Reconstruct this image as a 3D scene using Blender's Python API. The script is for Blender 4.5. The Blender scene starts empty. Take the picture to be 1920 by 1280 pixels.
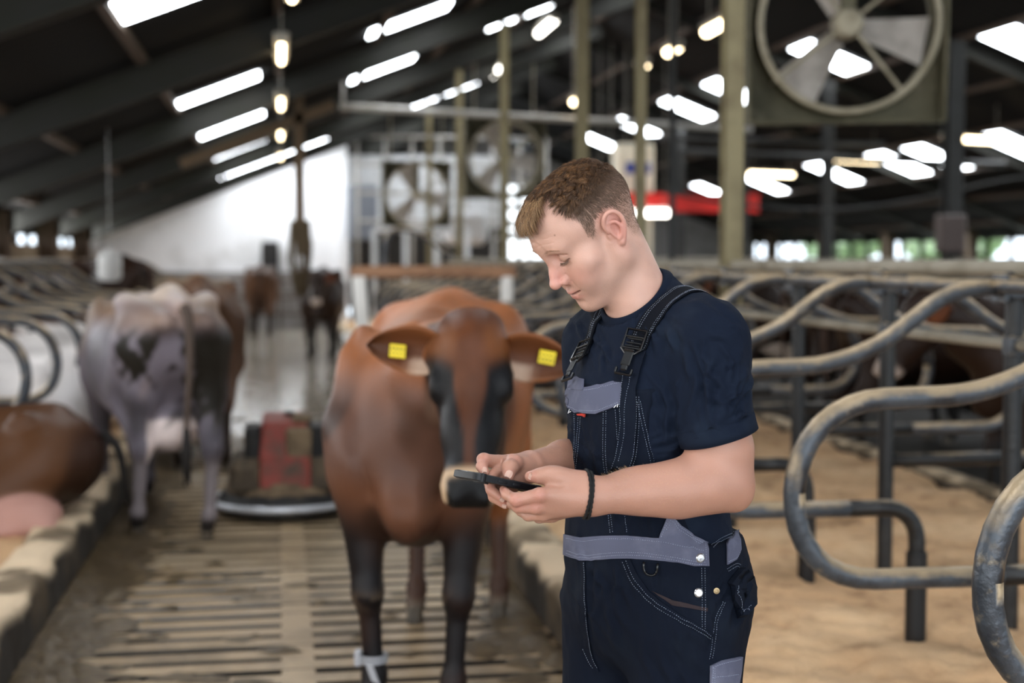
import bpy, math, random
import numpy as np
from mathutils import Vector, Matrix
from mathutils.bvhtree import BVHTree

R = math.radians
rng = random.Random(7)
np.random.seed(7)
SC = bpy.context.scene

# ------------------------------------------------------------------ camera
FPX = 2667.0                      # focal length in pixels of the 1920 wide frame (50 mm)
HC = 1.55                         # eye height
YAW = R(9.26)
PITCH = R(3.39)
cd = bpy.data.cameras.new('camera')
cam = bpy.data.objects.new('camera', cd)
SC.collection.objects.link(cam)
cam.location = (0, 0, HC)
cam.rotation_euler = (R(90) - PITCH, 0, -YAW)
cd.lens = 50
cd.sensor_width = 36
cd.clip_start = 0.1
cd.clip_end = 300
cd.dof.use_dof = True
cd.dof.focus_distance = 2.56
cd.dof.aperture_fstop = 2.4
SC.camera = cam

# ------------------------------------------------------------------ world, lights, exposure
w = bpy.data.worlds.new('world')
SC.world = w
w.use_nodes = True
nt = w.node_tree
bg = nt.nodes['Background']
bg.inputs[0].default_value = (0.80, 0.90, 1.0, 1)
bg.inputs[1].default_value = 3.2
SC.view_settings.view_transform = 'Standard'
SC.view_settings.look = 'None'
SC.view_settings.exposure = 0.12
SC.view_settings.gamma = 1.0
SC.view_settings.use_curve_mapping = False


def area(name, loc, rot, sx, sy, power, col=(1, 1, 1)):
    l = bpy.data.lights.new(name, 'AREA')
    l.shape = 'RECTANGLE'
    l.size = sx
    l.size_y = sy
    l.energy = power
    l.color = col
    o = bpy.data.objects.new(name, l)
    SC.collection.objects.link(o)
    o.location = loc
    o.rotation_euler = rot
    return o


# daylight through the open gable doors behind the photographer and the open sides
area('gable_door_daylight', (-0.4, -4.6, 2.6), (R(90), 0, 0), 7.0, 3.6, 210, (1.0, 0.985, 0.96))
area('side_opening_daylight', (-3.7, 1.0, 2.0), (R(90), 0, R(-90)), 7.0, 1.3, 190, (1.0, 0.985, 0.96))
area('side_curtain_daylight', (-3.66, 17.0, 2.0), (R(86), 0, R(-90)), 25.0, .38, 400, (0.95, 0.98, 1.0))
area('side_curtain_daylight_right', (14.9, 22.0, 1.8), (R(86), 0, R(90)), 34.0, .55, 200, (0.93, 1.0, 0.97))

# ------------------------------------------------------------------ frames
SY, CY = math.sin(YAW), math.cos(YAW)
SP, CP = math.sin(PITCH), math.cos(PITCH)


def W(u, n, z):
    """(right of camera, ahead of camera, height) -> world"""
    return (n * SY + u * CY, n * CY - u * SY, z)


def L(px, py, n):
    """photo pixel + horizontal distance -> (u, n, z)"""
    a = (px - 960) / FPX
    b = (640 - py) / FPX
    t = n / (CP + b * SP)
    return np.array((a * t, n, HC + t * (b * CP - SP)))


def toW(V):
    V = np.asarray(V, float)
    o = np.empty_like(V)
    o[:, 0] = V[:, 1] * SY + V[:, 0] * CY
    o[:, 1] = V[:, 1] * CY - V[:, 0] * SY
    o[:, 2] = V[:, 2]
    return o


# ------------------------------------------------------------------ object helpers
def tag(o, label=None, cat=None, group=None, kind=None):
    if label: o['label'] = label
    if cat: o['category'] = cat
    if group: o['group'] = group
    if kind: o['kind'] = kind
    return o


def empty(name, loc=(0, 0, 0), rz=0.0, label=None, cat=None, group=None):
    o = bpy.data.objects.new(name, None)
    o.empty_display_size = 0.1
    SC.collection.objects.link(o)
    o.location = loc
    o.rotation_euler = (0, 0, rz)
    return tag(o, label, cat, group)


def deep(c, ref=.42, p=.34):
    """contrast curve put into the pigments: dark ones darker"""
    c = np.asarray(c, float)
    lum = (c * np.array((.2126, .7152, .0722))).sum(-1, keepdims=True)
    return c * np.clip(np.maximum(lum, 1e-4) / ref, 0, 1) ** p


def mesh_np(name, V, F, mat=None, parent=None, smooth=True, col=None, off=None):
    """V: (n,3); F: list of faces or (m,4)/(m,3) array"""
    V = np.asarray(V, dtype=np.float64)
    if off is not None:
        V = V - np.asarray(off)
    me = bpy.data.meshes.new(name)
    if isinstance(F, np.ndarray):
        k = F.shape[1]
        me.vertices.add(len(V))
        me.vertices.foreach_set('co', V.astype(np.float32).ravel())
        me.loops.add(F.size)
        me.loops.foreach_set('vertex_index', F.astype(np.int32).ravel())
        me.polygons.add(len(F))
        me.polygons.foreach_set('loop_start', np.arange(0, F.size, k, dtype=np.int32))
        me.polygons.foreach_set('loop_total', np.full(len(F), k, dtype=np.int32))
        me.update(calc_edges=True)
        me.validate()
    else:
        me.from_pydata([tuple(v) for v in V], [], F)
        me.update()
    if smooth:
        me.polygons.foreach_set('use_smooth', [True] * len(me.polygons))
    if col is not None:
        at = me.color_attributes.new('Col', 'FLOAT_COLOR', 'POINT')
        c4 = np.ones((len(V), 4), np.float32)
        c4[:, :3] = deep(col)
        at.data.foreach_set('color', c4.ravel())
    o = bpy.data.objects.new(name, me)
    SC.collection.objects.link(o)
    if mat is not None:
        me.materials.append(mat)
    if parent is not None:
        o.parent = parent
    return o


def copy_tree(o, parent=None):
    c = o.copy()
    SC.collection.objects.link(c)
    c.parent = parent
    for ch in list(o.children):
        copy_tree(ch, c)
    return c


class MB:
    """mesh builder: boxes, tubes, lathes gathered into one mesh"""
    def __init__(s):
        s.v = []; s.f = []

    def add(s, V, F):
        k = len(s.v)
        s.v.extend([tuple(map(float, p)) for p in V])
        s.f.extend([tuple(i + k for i in f) for f in F])
        return s

    def box(s, c, d, rot=None, bev=0.0):
        x, y, z = [a / 2 for a in d]
        if bev > 0:
            b = min(bev, x * .9, y * .9, z * .9)
            V = []
            for sx in (-1, 1):
                for sy in (-1, 1):
                    for sz in (-1, 1):
                        V += [(sx * x, sy * (y - b), sz * (z - b)), (sx * (x - b), sy * y, sz * (z - b)), (sx * (x - b), sy * (y - b), sz * z)]
            F = []
            def idx(sx, sy, sz, k): return ((sx > 0) * 4 + (sy > 0) * 2 + (sz > 0)) * 3 + k
            for sgn in (-1, 1):
                a = [idx(sgn, -1, -1, 0), idx(sgn, 1, -1, 0), idx(sgn, 1, 1, 0), idx(sgn, -1, 1, 0)]
                F.append(a if sgn > 0 else a[::-1])
                a = [idx(-1, sgn, -1, 1), idx(-1, sgn, 1, 1), idx(1, sgn, 1, 1), idx(1, sgn, -1, 1)]
                F.append(a if sgn > 0 else a[::-1])
                a = [idx(-1, -1, sgn, 2), idx(1, -1, sgn, 2), idx(1, 1, sgn, 2), idx(-1, 1, sgn, 2)]
                F.append(a if sgn > 0 else a[::-1])
            for p in (-1, 1):
                for q in (-1, 1):
                    a = [idx(p, q, -1, 0), idx(p, q, 1, 0), idx(p, q, 1, 1), idx(p, q, -1, 1)]; F.append(a if p * q < 0 else a[::-1])
                    a = [idx(p, -1, q, 0), idx(p, -1, q, 2), idx(p, 1, q, 2), idx(p, 1, q, 0)]; F.append(a if p * q > 0 else a[::-1])
                    a = [idx(-1, p, q, 1), idx(1, p, q, 1), idx(1, p, q, 2), idx(-1, p, q, 2)]; F.append(a if p * q > 0 else a[::-1])
                    for r_ in (-1, 1):
                        a = [idx(p, q, r_, 0), idx(p, q, r_, 1), idx(p, q, r_, 2)]; F.append(a if p * q * r_ > 0 else a[::-1])
        else:
            V = [(sx * x, sy * y, sz * z) for sx in (-1, 1) for sy in (-1, 1) for sz in (-1, 1)]
            F = [(0, 1, 3, 2), (4, 6, 7, 5), (0, 4, 5, 1), (2, 3, 7, 6), (0, 2, 6, 4), (1, 5, 7, 3)]
        m = rot if rot is not None else Matrix.Identity(3)
        c = Vector(c)
        return s.add([m @ Vector(v) + c for v in V], F)

    def tube(s, P, r, n=10, closed=False, flat=None):
        """tube along P with radius r (number or list)"""
        P = [Vector(p) for p in P]
        m = len(P)
        rr = r if hasattr(r, '__len__') else [r] * m
        T = []
        for i in range(m):
            a = P[(i - 1) % m] if (closed or i > 0) else P[i]
            b = P[(i + 1) % m] if (closed or i < m - 1) else P[i]
            t = (b - a)
            T.append(t.normalized() if t.length > 1e-9 else Vector((0, 0, 1)))
        up = Vector((0, 0, 1)) if abs(T[0].z) < .9 else Vector((1, 0, 0))
        N = (up - T[0] * up.dot(T[0])).normalized()
        V = []
        for i in range(m):
            N = (N - T[i] * N.dot(T[i]))
            N = N.normalized() if N.length > 1e-6 else T[i].orthogonal().normalized()
            B = T[i].cross(N)
            for k in range(n):
                a = 2 * math.pi * k / n
                V.append(P[i] + (N * math.cos(a) + B * math.sin(a)) * rr[i])
        F = []
        for i in range(m if closed else m - 1):
            j = (i + 1) % m
            for k in range(n):
                q = (k + 1) % n
                F.append((i * n + k, i * n + q, j * n + q, j * n + k))
        if not closed:
            F.append(tuple(range(n - 1, -1, -1)))
            F.append(tuple((m - 1) * n + k for k in range(n)))
        return s.add(V, F)

    def lathe(s, prof, c=(0, 0, 0), n=32, rot=None):
        V = []; F = []
        m = rot if rot is not None else Matrix.Identity(3)
        c = Vector(c)
        for r_, z in prof:
            for k in range(n):
                a = 2 * math.pi * k / n
                V.append(m @ Vector((r_ * math.cos(a), r_ * math.sin(a), z)) + c)
        for i in range(len(prof) - 1):
            for k in range(n):
                q = (k + 1) % n
                F.append((i * n + k, i * n + q, (i + 1) * n + q, (i + 1) * n + k))
        if prof[0][0] > 1e-6: F.append(tuple(range(n - 1, -1, -1)))
        if prof[-1][0] > 1e-6: F.append(tuple((len(prof) - 1) * n + k for k in range(n)))
        return s.add(V, F)

    def build(s, name, mat=None, parent=None, smooth=False, off=None, auto=False):
        V = np.array(s.v)
        if off is not None: V = V - np.array(off)
        me = bpy.data.meshes.new(name)
        me.from_pydata([tuple(v) for v in V], [], s.f)
        me.update()
        if smooth or auto:
            me.polygons.foreach_set('use_smooth', [True] * len(me.polygons))
            if auto:
                me.set_sharp_from_angle(angle=R(40))
        if mat is not None: me.materials.append(mat)
        o = bpy.data.objects.new(name, me)
        SC.collection.objects.link(o)
        if parent is not None: o.parent = parent
        return o


def bez(P, n=8):
    """Catmull-Rom through the points"""
    P = [np.array(p, float) for p in P]
    Q = [P[0] * 2 - P[1]] + P + [P[-1] * 2 - P[-2]]
    out = []
    for i in range(1, len(Q) - 2):
        for k in range(n):
            t = k / n
            out.append(0.5 * ((2 * Q[i]) + (-Q[i - 1] + Q[i + 1]) * t + (2 * Q[i - 1] - 5 * Q[i] + 4 * Q[i + 1] - Q[i + 2]) * t * t + (-Q[i - 1] + 3 * Q[i] - 3 * Q[i + 1] + Q[i + 2]) * t ** 3))
    out.append(P[-1])
    return out


def fillet(P, rad, n=6):
    """polyline with rounded corners"""
    P = [Vector(p) for p in P]
    rads = rad if hasattr(rad, '__len__') else [rad] * len(P)
    out = [P[0]]
    for i in range(1, len(P) - 1):
        a = (P[i - 1] - P[i]); b = (P[i + 1] - P[i])
        r_ = min(rads[i], a.length * .49, b.length * .49)
        # cut length for arc-like look
        A = P[i] + a.normalized() * r_
        B = P[i] + b.normalized() * r_
        for k in range(n + 1):
            t = k / n
            out.append(A * (1 - t) ** 2 + P[i] * 2 * t * (1 - t) * 1.0 + B * t * t)
    out.append(P[-1])
    return out


# ------------------------------------------------------------------ materials
def mat(name, col=(.5, .5, .5), rough=.6, metal=0.0, noise=None, bump=None, attr=False, emit=None, spec=.5, sss=0.0,
        coords='Object', sheen=0.0, noise2=None, dust=None):
    """noise=(scale, colour2, lo, hi[, stretch]) mixes col2 in by noise; bump=(scale, strength[, stretch])"""
    if not emit and not metal:
        col = tuple(deep(col))
        if noise: noise = (noise[0], tuple(deep(noise[1]))) + tuple(noise[2:])
        if noise2: noise2 = (noise2[0], tuple(deep(noise2[1]))) + tuple(noise2[2:])
    m = bpy.data.materials.new(name)
    m.use_nodes = True
    n = m.node_tree
    b = n.nodes['Principled BSDF']
    b.inputs['Roughness'].default_value = rough
    b.inputs['Metallic'].default_value = metal
    b.inputs['Specular IOR Level'].default_value = spec
    if sheen:
        b.inputs['Sheen Weight'].default_value = sheen
        b.inputs['Sheen Roughness'].default_value = .5
    if sss:
        b.inputs['Subsurface Weight'].default_value = sss
        b.inputs['Subsurface Radius'].default_value = (1.0, .35, .2)
        b.inputs['Subsurface Scale'].default_value = .006
    tc = n.nodes.new('ShaderNodeTexCoord')
    src = n.nodes.new('ShaderNodeNewGeometry').outputs['Position'] if coords == 'World' else tc.outputs[coords]
    out = None
    if attr:
        a = n.nodes.new('ShaderNodeAttribute'); a.attribute_name = 'Col'
        out = a.outputs['Color']
    for nz in (noise, noise2):
        if not nz: continue
        mp = n.nodes.new('ShaderNodeMapping')
        n.links.new(src, mp.inputs[0])
        if len(nz) > 4: mp.inputs['Scale'].default_value = nz[4]
        t = n.nodes.new('ShaderNodeTexNoise')
        t.inputs['Scale'].default_value = nz[0]
        t.inputs['Detail'].default_value = 6
        t.inputs['Roughness'].default_value = .62
        n.links.new(mp.outputs[0], t.inputs['Vector'])
        mr = n.nodes.new('ShaderNodeMapRange')
        mr.inputs[1].default_value = nz[2]; mr.inputs[2].default_value = nz[3]
        n.links.new(t.outputs['Fac'], mr.inputs[0])
        mx = n.nodes.new('ShaderNodeMix'); mx.data_type = 'RGBA'
        n.links.new(mr.outputs[0], mx.inputs[0])
        if out is not None: n.links.new(out, mx.inputs[6])
        else: mx.inputs[6].default_value = (*col, 1)
        mx.inputs[7].default_value = (*nz[1], 1)
        out = mx.outputs[2]
    if dust:                                      # dust settled on upward faces: (colour, lo, hi)
        g = n.nodes.new('ShaderNodeNewGeometry'); sx = n.nodes.new('ShaderNodeSeparateXYZ')
        n.links.new(g.outputs['Normal'], sx.inputs[0])
        t = n.nodes.new('ShaderNodeTexNoise'); t.inputs['Scale'].default_value = 14; t.inputs['Detail'].default_value = 5
        n.links.new(src, t.inputs['Vector'])
        ad = n.nodes.new('ShaderNodeMath'); ad.operation = 'MULTIPLY_ADD'; ad.inputs[1].default_value = 1.2
        n.links.new(t.outputs['Fac'], ad.inputs[0]); n.links.new(sx.outputs['Z'], ad.inputs[2])
        mr = n.nodes.new('ShaderNodeMapRange'); mr.inputs[1].default_value = dust[1]; mr.inputs[2].default_value = dust[2]
        n.links.new(ad.outputs[0], mr.inputs[0])
        mx = n.nodes.new('ShaderNodeMix'); mx.data_type = 'RGBA'
        n.links.new(mr.outputs[0], mx.inputs[0])
        if out is not None: n.links.new(out, mx.inputs[6])
        else: mx.inputs[6].default_value = (*col, 1)
        mx.inputs[7].default_value = (*dust[0], 1)
        out = mx.outputs[2]
    if out is not None: n.links.new(out, b.inputs['Base Color'])
    else: b.inputs['Base Color'].default_value = (*col, 1)
    if bump:
        mp = n.nodes.new('ShaderNodeMapping')
        n.links.new(src, mp.inputs[0])
        if len(bump) > 2: mp.inputs['Scale'].default_value = bump[2]
        t = n.nodes.new('ShaderNodeTexNoise')
        t.inputs['Scale'].default_value = bump[0]; t.inputs['Detail'].default_value = 5
        n.links.new(mp.outputs[0], t.inputs['Vector'])
        bp = n.nodes.new('ShaderNodeBump'); bp.inputs['Strength'].default_value = bump[1]
        bp.inputs['Distance'].default_value = .01
        n.links.new(t.outputs['Fac'], bp.inputs['Height'])
        n.links.new(bp.outputs[0], b.inputs['Normal'])
    if emit:
        b.inputs['Emission Color'].default_value = (*emit[0], 1)
        b.inputs['Emission Strength'].default_value = emit[1]
    return m


# ------------------------------------------------------------------ signed distance fields, meshed by surface nets
class Field:
    def __init__(s, lo, hi, h):
        s.lo = np.array(lo, float); s.h = h
        s.n = np.ceil((np.array(hi, float) - s.lo) / h).astype(int) + 1
        s.D = np.full(s.n, 1.0, np.float32)
        s.ax = [s.lo[i] + h * np.arange(s.n[i], dtype=np.float32) for i in range(3)]

    def sub(s, lo, hi, m):
        i0 = np.maximum(0, np.floor((np.array(lo) - m - s.lo) / s.h).astype(int))
        i1 = np.minimum(s.n, np.ceil((np.array(hi) + m - s.lo) / s.h).astype(int) + 1)
        if np.any(i1 <= i0): return None, None
        sl = tuple(slice(a, b) for a, b in zip(i0, i1))
        X = s.ax[0][sl[0]][:, None, None]; Y = s.ax[1][sl[1]][None, :, None]; Z = s.ax[2][sl[2]][None, None, :]
        return sl, (X, Y, Z)

    def put(s, sl, d, k, op):
        A = s.D[sl]
        if op == '+':
            if k > 0:
                h = np.maximum(k - np.abs(A - d), 0) / k
                s.D[sl] = np.minimum(A, d) - h * h * k * .25
            else: s.D[sl] = np.minimum(A, d)
        elif op == '-':
            d = -d
            h = np.maximum(k - np.abs(A - d), 0) / max(k, 1e-6)
            s.D[sl] = np.maximum(A, d) + h * h * k * .25

    def cone(s, a, b, r1, r2=None, k=.01, op='+'):
        a = np.array(a, float); b = np.array(b, float)
        r2 = r1 if r2 is None else r2
        rm = max(r1, r2)
        sl, g = s.sub(np.minimum(a, b) - rm, np.maximum(a, b) + rm, k + 2 * s.h)
        if sl is None: return s
        X, Y, Z = g
        ba = b - a; L2 = float(ba @ ba) + 1e-12
        t = ((X - a[0]) * ba[0] + (Y - a[1]) * ba[1] + (Z - a[2]) * ba[2]) / L2
        t = np.clip(t, 0, 1)
        d = np.sqrt((X - a[0] - t * ba[0]) ** 2 + (Y - a[1] - t * ba[1]) ** 2 + (Z - a[2] - t * ba[2]) ** 2) - (r1 + (r2 - r1) * t)
        s.put(sl, d.astype(np.float32), k, op)
        return s

    def chain(s, P, r, k=.01, op='+'):
        r = r if hasattr(r, '__len__') else [r] * len(P)
        for i in range(len(P) - 1): s.cone(P[i], P[i + 1], r[i], r[i + 1], k, op)
        return s

    def ell(s, c, rad, k=.01, op='+', rot=None):
        """rot: 3x3 with rows = local axes"""
        c = np.array(c, float); rad = np.array(rad, float); rm = rad.max()
        if rot is None: lo, hi = c - rad, c + rad
        else:
            ex = np.sqrt(((np.array(rot).T * rad) ** 2).sum(1)); lo, hi = c - ex, c + ex
        sl, g = s.sub(lo, hi, k + 2 * s.h)
        if sl is None: return s
        X, Y, Z = g[0] - c[0], g[1] - c[1], g[2] - c[2]
        if rot is not None:
            Rm = np.array(rot)
            X, Y, Z = (Rm[0, 0] * X + Rm[0, 1] * Y + Rm[0, 2] * Z, Rm[1, 0] * X + Rm[1, 1] * Y + Rm[1, 2] * Z, Rm[2, 0] * X + Rm[2, 1] * Y + Rm[2, 2] * Z)
        k0 = np.sqrt((X / rad[0]) ** 2 + (Y / rad[1]) ** 2 + (Z / rad[2]) ** 2)
        k1 = np.sqrt((X / rad[0] ** 2) ** 2 + (Y / rad[1] ** 2) ** 2 + (Z / rad[2] ** 2) ** 2) + 1e-9
        d = k0 * (k0 - 1) / k1
        s.put(sl, d.astype(np.float32), k, op)
        return s

    def fold(s, P, amp, wd):
        """raise (amp>0) or sink the surface along a polyline"""
        P = [np.array(p, float) for p in P]
        for a, b in zip(P[:-1], P[1:]):
            sl, g = s.sub(np.minimum(a, b), np.maximum(a, b), wd * 2.6)
            if sl is None: continue
            X, Y, Z = g
            ba = b - a; L2 = float(ba @ ba) + 1e-12
            t = np.clip(((X - a[0]) * ba[0] + (Y - a[1]) * ba[1] + (Z - a[2]) * ba[2]) / L2, 0, 1)
            d2 = (X - a[0] - t * ba[0]) ** 2 + (Y - a[1] - t * ba[1]) ** 2 + (Z - a[2] - t * ba[2]) ** 2
            s.D[sl] -= (amp * np.exp(-d2 / wd ** 2)).astype(np.float32)
        return s

    def mesh(s):
        D = s.D
        S = D < 0
        nx, ny, nz = D.shape
        c = [S[i:nx - 1 + i, j:ny - 1 + j, k:nz - 1 + k] for i in (0, 1) for j in (0, 1) for k in (0, 1)]
        tot = sum(a.astype(np.uint8) for a in c)
        act = (tot > 0) & (tot < 8)
        I = np.argwhere(act)
        idx = np.full(act.shape, -1, np.int32)
        idx[act] = np.arange(len(I))
        acc = np.zeros((len(I), 3)); cnt = np.zeros(len(I))
        cor = [(i, j, k) for i in (0, 1) for j in (0, 1) for k in (0, 1)]
        val = [D[I[:, 0] + a, I[:, 1] + b, I[:, 2] + d_] for a, b, d_ in cor]
        for p in range(8):
            for q in range(p + 1, 8):
                df = [cor[q][m] - cor[p][m] for m in range(3)]
                if sum(map(abs, df)) != 1: continue
                vp, vq = val[p], val[q]
                m = (vp < 0) != (vq < 0)
                t = np.where(m, vp / (vp - vq + 1e-20), 0)
                for ax in range(3):
                    acc[:, ax] += np.where(m, cor[p][ax] + t * df[ax], 0)
                cnt += m
        V = s.lo + s.h * (I + acc / cnt[:, None])
        F = []
        for ax in range(3):
            sl0 = [slice(1, -1)] * 3; sl0[ax] = slice(0, -1)
            sl1 = [slice(1, -1)] * 3; sl1[ax] = slice(1, None)
            A = S[tuple(sl0)]; B = S[tuple(sl1)]
            E = np.argwhere(A != B)
            off = np.array([1, 1, 1]); off[ax] = 0
            E = E + off
            b_, c_ = (ax + 1) % 3, (ax + 2) % 3
            def cell(db, dc):
                Q = E.copy(); Q[:, b_] += db; Q[:, c_] += dc
                return idx[Q[:, 0], Q[:, 1], Q[:, 2]]
            q = np.stack([cell(-1, -1), cell(0, -1), cell(0, 0), cell(-1, 0)], 1)
            ins = S[E[:, 0], E[:, 1], E[:, 2]]
            q[~ins] = q[~ins][:, ::-1]
            F.append(q)
        F = np.concatenate(F)
        F = F[(F >= 0).all(1)]
        return V, F


def smooth_mesh(V, F, it=2, lam=.5):
    e = np.concatenate([F[:, [0, 1]], F[:, [1, 2]], F[:, [2, 3]], F[:, [3, 0]]])
    for _ in range(it):
        acc = np.zeros_like(V); cnt = np.zeros(len(V))
        for c in range(3):
            acc[:, c] = np.bincount(e[:, 0], V[e[:, 1], c], len(V)) + np.bincount(e[:, 1], V[e[:, 0], c], len(V))
        cnt = np.bincount(e[:, 0], minlength=len(V)) + np.bincount(e[:, 1], minlength=len(V))
        V = V * (1 - lam) + lam * acc / np.maximum(cnt, 1)[:, None]
    return V


def vnormals(V, F):
    n = np.cross(V[F[:, 2]] - V[F[:, 0]], V[F[:, 3]] - V[F[:, 1]])
    N = np.zeros_like(V)
    for k in range(4):
        for c in range(3):
            N[:, c] += np.bincount(F[:, k], n[:, c], len(V))
    return N / (np.linalg.norm(N, axis=1)[:, None] + 1e-12)


def sst(x, a, b):
    t = np.clip((x - a) / (b - a), 0, 1)
    return t * t * (3 - 2 * t)


def nz3(V, s, seed=0):
    """cheap smooth noise in -1..1"""
    x, y, z = (V[:, 0] * s + seed * 1.7, V[:, 1] * s + seed * 2.3, V[:, 2] * s - seed)
    a = np.sin(x + 1.7 * np.sin(y * 1.1 + 1.3 * np.sin(z * .9)))
    b = np.sin(y * 1.3 + 1.9 * np.sin(z * 1.2 + x * .7))
    c = np.sin(z * 1.1 + 1.5 * np.sin(x * .8 + y * 1.4))
    return (a + b + c) / 3


def lerp(a, b, t):
    return a * (1 - t[:, None]) + np.array(b) * t[:, None]
# ================================================================== the barn
XL, XR, XRIDGE = -4.0, 15.1, 5.55
KL, KR, KR2 = -0.99, 1.09, 4.14            # kerb faces
Y0, Y1 = -5.0, 44.0
SLOPE = .39
FR = [-4.65 + 4.25 * k for k in range(12)]    # frames at -4.65, -.4, 3.85, 8.1, 12.35 ...

def zr(x):      # underside of the roof sheets
    return 3.66 + SLOPE * (x if x < XRIDGE else 2 * XRIDGE - x)

mat_conc = mat('trodden concrete', (.42, .30, .175), .42, coords='World', noise=(2.4, (.16, .105, .052), .46, .74), noise2=(.9, (.62, .48, .31), .50, .78), bump=(30, .35), spec=.5)
mat_wet_refl = mat('wet slats with painted reflection', (.52, .46, .38), .13, coords='World', noise=(2.2, (.34, .28, .20), .42, .66), noise2=(.9, (.70, .66, .60), .55, .78), bump=(12, .05), spec=1.0)  # wet gloss; the paler base also paints in the white wall's reflection
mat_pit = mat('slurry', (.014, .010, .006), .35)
mat_kerb = mat('worn kerb concrete', attr=True, rough=.8, coords='World', bump=(16, .8))
mat_bed = mat('sawdust bedding', (.62, .385, .205), .95, coords='World', noise=(9, (.36, .20, .095), .50, .74), noise2=(1.6, (.70, .48, .28), .48, .70), bump=(70, 1.0))
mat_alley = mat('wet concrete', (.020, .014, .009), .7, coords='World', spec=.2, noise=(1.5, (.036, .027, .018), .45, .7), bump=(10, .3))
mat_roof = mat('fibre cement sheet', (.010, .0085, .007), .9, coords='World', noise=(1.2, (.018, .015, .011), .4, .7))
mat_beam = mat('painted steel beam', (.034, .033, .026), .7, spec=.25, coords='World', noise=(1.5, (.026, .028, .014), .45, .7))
mat_wood = mat('purlin timber', (.10, .056, .028), .8, coords='World', noise=(3, (.07, .04, .02), .45, .7))
mat_post = mat('olive painted post', (.27, .225, .115), .6, coords='World', noise=(2.5, (.17, .125, .055), .45, .7))
mat_postd = mat('grey steel post', (.045, .046, .044), .6, coords='World', noise=(2, (.03, .027, .02), .45, .7))
mat_white = mat('whitewashed wall', (.80, .80, .81), .85, coords='World', noise=(.9, (.50, .49, .47), .50, .75), bump=(6, .3))
mat_greyw = mat('grey wall', (.30, .28, .27), .85, coords='World', noise=(1.4, (.17, .15, .13), .45, .7))
mat_tanw = mat('tan blockwork', (.34, .27, .19), .85, coords='World', noise=(1.4, (.22, .16, .10), .45, .7))
mat_brown = mat('brown concrete', (.16, .11, .075), .85, coords='World', noise=(1.4, (.09, .06, .04), .45, .7))
mat_opening_dark = mat('dark of the opening', (.035, .028, .022), .8, coords='World')
mat_sky = mat('daylit rooflight', (.8, .8, .8), .5, emit=((.90, .95, 1.0), 15))
mat_pane = mat('daylit window', (.8, .8, .8), .5, emit=((.90, .96, 1.0), 3.0))
mat_paneg = mat('window with trees outside', (.6, .8, .6), .5, coords='World', emit=((.62, .86, .74), 1.5), noise=(2, (.3, .5, .3), .4, .6))

def struct(name, V, F, m, parent=None, smooth=False):
    o = mesh_np(name, V, F, m, parent, smooth)
    if parent is None: o['kind'] = 'structure'
    return o
def sbox(name, c, d, m, parent=None, bev=0.0, kind=True):
    b = MB(); b.box(c, d, bev=bev)
    o = b.build(name, m, parent)
    if parent is None and kind: o['kind'] = 'structure'
    return o
def grid(name, x0, x1, y0, y1, nx, ny, fz, m, seed=0):
    X, Y = np.meshgrid(np.linspace(x0, x1, nx), np.linspace(y0, y1, ny), indexing='ij')
    V = np.stack([X.ravel(), Y.ravel(), fz(X, Y).ravel()], 1)
    I = np.arange(nx * ny).reshape(nx, ny)
    F = np.stack([I[:-1, :-1], I[1:, :-1], I[1:, 1:], I[:-1, 1:]], -1).reshape(-1, 4)
    return V, F

# ---- floor: dark channel below, concrete slats across the aisle
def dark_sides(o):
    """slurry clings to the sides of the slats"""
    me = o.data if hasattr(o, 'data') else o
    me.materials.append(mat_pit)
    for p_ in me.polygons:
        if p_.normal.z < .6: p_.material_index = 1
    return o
floor = sbox('floor', ((XL + XR) / 2, 20, -.35), (XR - XL + 1, 52, .10), mat_pit)
PITCH_S, SW = .172, .126
slat_me = None
def slat_mb(y):
    b = MB(); b.box(((KL + KR) / 2, y, -.04), (KR - KL, SW, .08), bev=.006); return b
n_s = 0
y = 4.2
while y < 10.4:
    if slat_me is None:
        b = MB(); b.box((0, 0, -.04), (KR - KL + .02, SW, .08), bev=.007)
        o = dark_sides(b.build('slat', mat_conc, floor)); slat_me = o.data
    else:
        o = bpy.data.objects.new('slat', slat_me); SC.collection.objects.link(o); o.parent = floor
    o.location = ((KL + KR) / 2, y, rng.uniform(-.003, .003))
    y += PITCH_S
yn = y
b = MB()
while y < 12.5: b.box(((KL + KR) / 2, y, -.04), (KR - KL + .02, SW, .08)); y += PITCH_S
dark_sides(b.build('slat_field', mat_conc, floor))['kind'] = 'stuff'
b = MB()
while y < 33: b.box(((KL + KR) / 2, y, -.04), (KR - KL + .02, .160, .08)); y += PITCH_S
b.build('slat_field', mat_wet_refl, floor)['kind'] = 'stuff'
b = MB()
y = 4.2 - PITCH_S
while y > -2: b.box(((KL + KR) / 2, y, -.04), (KR - KL + .02, SW, .08)); y -= PITCH_S
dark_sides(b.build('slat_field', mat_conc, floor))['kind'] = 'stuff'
y = -2
while y < 33:     # cast ribs that close the slots in the middle and at the panel ends
    sbox('slat_rib', (.055, y + 1.0, -.042), (.125, 2.0, .08), mat_conc, floor)
    y += 2.0
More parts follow.
